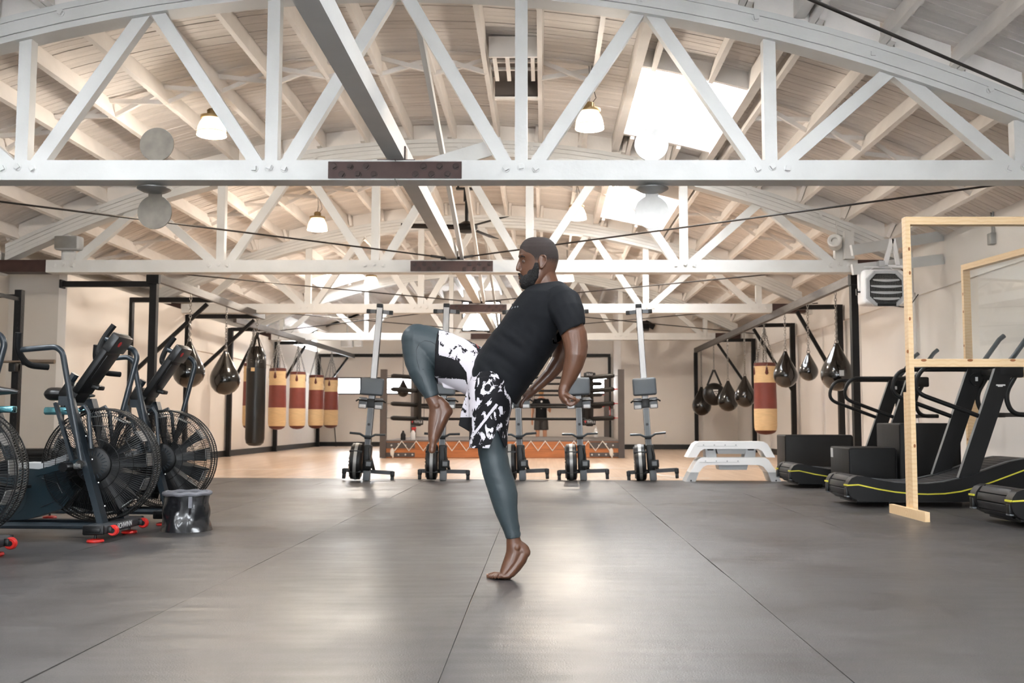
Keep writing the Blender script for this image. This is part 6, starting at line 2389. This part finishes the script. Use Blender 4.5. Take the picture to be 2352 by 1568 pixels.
    def tfold(p):
        q = p + O
        w = .007 * MN.noise(V(q.x * 5, q.y * 5, q.z * 6))
        # soft creases running across the waist and under the arm
        k = q.x * .62 + q.z * .78
        m1 = max(0, 1 - (q - Q(1150, 870, -.15)).length / .38)
        w += .013 * m1 * MN.noise(V(k * 26, q.y * 4, (q.x - q.z) * 5))
        m2 = max(0, 1 - (q - Q(1290, 770, -.2)).length / .26)
        w += .011 * m2 * MN.noise(V((q.x * .9 + q.z * .4) * 34, q.y * 5, q.z * 6))
        return w
    ts = remesh(T, 't_shirt', .005, 6, fold=tfold)
    hd_ = (Q(1135, 901) - Q(1160, 850)).normalized()
    hs_ = V(.46, -.1, -.88).normalized()
    open_mesh(ts, lambda c, nrm, u, v: (nrm.dot(hd_) > .8 and v > 860) or (nrm.dot(hs_) > .8 and u > 1270 and 735 < v < 790))
    tso = obj('t_shirt', ts, M['shirt'], t)
    so_ = tso.modifiers.new('thickness', 'SOLIDIFY')
    so_.thickness = .003
    so_.offset = -1
    MB().tube([Q(1222, 660, -.05) - O, Q(1236, 659, -.082) - O, Q(1262, 652, -.092) - O, Q(1284, 648, -.06) - O, Q(1290, 648, 0) - O], .004, 8).build('collar', M['shirt'], t)
    # small grey chest mark
    hits = stick(ts, [(1176, 707), (1183, 705), (1189, 704)], .0015)
    for k, (p, nr) in enumerate(hits):
        R = V(0, 0, 1).rotation_difference(nr).to_matrix()
        if k == 0:
            MB().torus(p, .006, .0014, nr, 12, 4).build('chest_mark', M['grey'], t)
        else:
            MB().box(p, (.007, .010, .002), R).build('chest_mark', M['grey'], t)


def thing_part(name, mb, mat, parent):
    return mb.build(name, mat, parent, ang=60)


def thing_sub(name, mb, mat, parent):
    return mb.build(name, mat, parent, ang=60)


def hair_mat(z0, z1):
    # cropped hair that thins out towards the ears and nape
    m = bpy.data.materials.new('cropped_hair')
    m.use_nodes = True
    nt = m.node_tree
    b = nt.nodes['Principled BSDF']
    b.inputs['Base Color'].default_value = lin((42, 31, 27))
    b.inputs['Roughness'].default_value = .8
    tc = nt.nodes.new('ShaderNodeTexCoord')
    sp = nt.nodes.new('ShaderNodeSeparateXYZ')
    nt.links.new(tc.outputs['Object'], sp.inputs[0])
    r = nt.nodes.new('ShaderNodeMapRange')
    r.inputs['From Min'].default_value = z0
    r.inputs['From Max'].default_value = z1
    r.inputs['To Min'].default_value = .30
    r.inputs['To Max'].default_value = 1.0
    nt.links.new(sp.outputs['Z'], r.inputs['Value'])
    n = nt.nodes.new('ShaderNodeTexNoise')
    n.inputs['Scale'].default_value = 420
    n.inputs['Detail'].default_value = 2
    nt.links.new(tc.outputs['Object'], n.inputs['Vector'])
    cm = nt.nodes.new('ShaderNodeMath')
    cm.operation = 'LESS_THAN'
    nt.links.new(n.outputs['Fac'], cm.inputs[0])
    nt.links.new(r.outputs['Result'], cm.inputs[1])
    nt.links.new(cm.outputs[0], b.inputs['Alpha'])
    bp = nt.nodes.new('ShaderNodeBump')
    bp.inputs['Strength'].default_value = .7
    bp.inputs['Distance'].default_value = .003
    nt.links.new(n.outputs['Fac'], bp.inputs['Height'])
    nt.links.new(bp.outputs['Normal'], b.inputs['Normal'])
    return m


M['skin'] = MAT('brown_skin', (90, 58, 40), .38, var=.16, vscale=7, bump=.08, bscale=90, coat=.12)
M['nail'] = MAT('nail', (190, 140, 116), .35)
M['eyew'] = MAT('eye_white', (92, 82, 76), .5)
M['iris'] = MAT('iris', (22, 13, 9), .3)
M['hair'] = MAT('short_hair', (30, 21, 18), .75, var=.2, vscale=60, bump=.8, bscale=220)
M['beard'] = MAT('beard_hair', (16, 12, 11), .8, var=.3, vscale=60, bump=.8, bscale=160)
M['tights'] = MAT('slate_tights', (50, 60, 64), .45, spec=.4, var=.05, vscale=5, bump=.03, bscale=220)
M['seam'] = MAT('seam_thread', (28, 36, 41), .6)


def splat(name, base, over, lo, hi, scale, warp):
    m = bpy.data.materials.new(name)
    m.use_nodes = True
    nt = m.node_tree
    b = nt.nodes['Principled BSDF']
    b.inputs['Roughness'].default_value = .7
    b.inputs['Specular IOR Level'].default_value = .2
    tc = nt.nodes.new('ShaderNodeTexCoord')
    mp = nt.nodes.new('ShaderNodeMapping')
    mp.inputs['Scale'].default_value = (1.0, .8, .7)
    mp.inputs['Rotation'].default_value = (0, .6, 0)
    n1 = nt.nodes.new('ShaderNodeTexNoise')
    n1.inputs['Scale'].default_value = scale
    n1.inputs['Detail'].default_value = 5
    n1.inputs['Roughness'].default_value = .62
    n1.inputs['Distortion'].default_value = warp
    nt.links.new(tc.outputs['Object'], mp.inputs['Vector'])
    nt.links.new(mp.outputs['Vector'], n1.inputs['Vector'])
    r = nt.nodes.new('ShaderNodeMapRange')
    r.inputs['From Min'].default_value = lo
    r.inputs['From Max'].default_value = hi
    nt.links.new(n1.outputs['Fac'], r.inputs['Value'])
    mx = nt.nodes.new('ShaderNodeMix')
    mx.data_type = 'RGBA'
    nt.links.new(r.outputs['Result'], mx.inputs['Factor'])
    mx.inputs['A'].default_value = lin(base)
    mx.inputs['B'].default_value = lin(over)
    nt.links.new(mx.outputs['Result'], b.inputs['Base Color'])
    return m


M['shortb'] = splat('shorts_black_splatter', (15, 14, 18), (200, 196, 202), .552, .565, 15, 1.8)
M['shortw'] = splat('shorts_white_speckle', (196, 190, 196), (22, 19, 24), .585, .595, 26, .4)
M['shortk'] = MAT('shorts_black', (17, 16, 19), .7, spec=.2)
M['shortp'] = MAT('shorts_white', (190, 186, 192), .65)
the_man()

# ---------------------------------------------------------------- small pieces go under the part that carries them
def nest():
    bpy.context.view_layer.update()
    under = {'wheel_hub': 'transport_wheel', 'plate_bolt': 'splice_plate', 'console_screen': 'console', 'round_badge': 'console', 'console_head': 'console', 'console_back_panel': 'console',
             'monitor_screen': 'monitor', 'pad_name': 'corner_pad', 'pad_mark': 'corner_pad', 'pad_end': 'corner_pad', 'pad_top': 'corner_pad', 'peg_hole': 'upright', 'heel_cup': 'foot_plate',
             'foot_strap': 'foot_plate', 'cap_hollow': 'foot_bar_cap', 'knot': 'post', 'blade_tip': 'fan_blade', 'maker_mark': 'upright', 'lock_mark': 'hinge_disc', 'upright_edge': 'upright',
             'rivet': 'strap', 'shade_rim': 'lamp_shade', 'hub_ribs': 'hub_cover', 'slider_knob': 'seat_slider', 'foot_stem': 'levelling_foot', 'leg_pin': 'leg_extension', 'leg_slot': 'folded_leg',
             'maker_name': 'front_foot_bar', 'emblem_centre': 'emblem', 'perforated_band': 'flywheel_cage', 'cage_spokes': 'flywheel_cage', 'cage_clip': 'flywheel_cage', 'rail_edge': 'monorail',
             'rail_end_cap': 'monorail', 'spray_head': 'cap', 'chest_mark': 't_shirt', 'red_print': 'shorts', 'seam': 'leggings', 'collar': 't_shirt', 'back_print': 't_shirt', 'grip_slot': 'side_cover',
             'slot_lip': 'side_cover', 'white_label': 'foam_block', 'corner_piping': 'foam_block', 'top_seam': 'foam_block', 'screw_cap': 'top_rail', 'crank_cover': 'drive_housing', 'housing_crease': 'drive_housing'}
    def base(n):
        return n.split('.')[0]
    def mid(o):
        c = [Vector(b) for b in o.bound_box]
        return o.matrix_local @ (sum(c, Vector()) / 8)
    for root in [o for o in bpy.data.objects if o.parent is None and o.type == 'EMPTY']:
        kids = list(root.children)
        for k in kids:
            w = under.get(base(k.name))
            if not w:
                continue
            cand = [c for c in kids if base(c.name) == w and c.location.length < 1e-6 and c.parent == root]
            if cand:
                k.parent = min(cand, key=lambda c: (mid(c) - mid(k)).length)


nest()
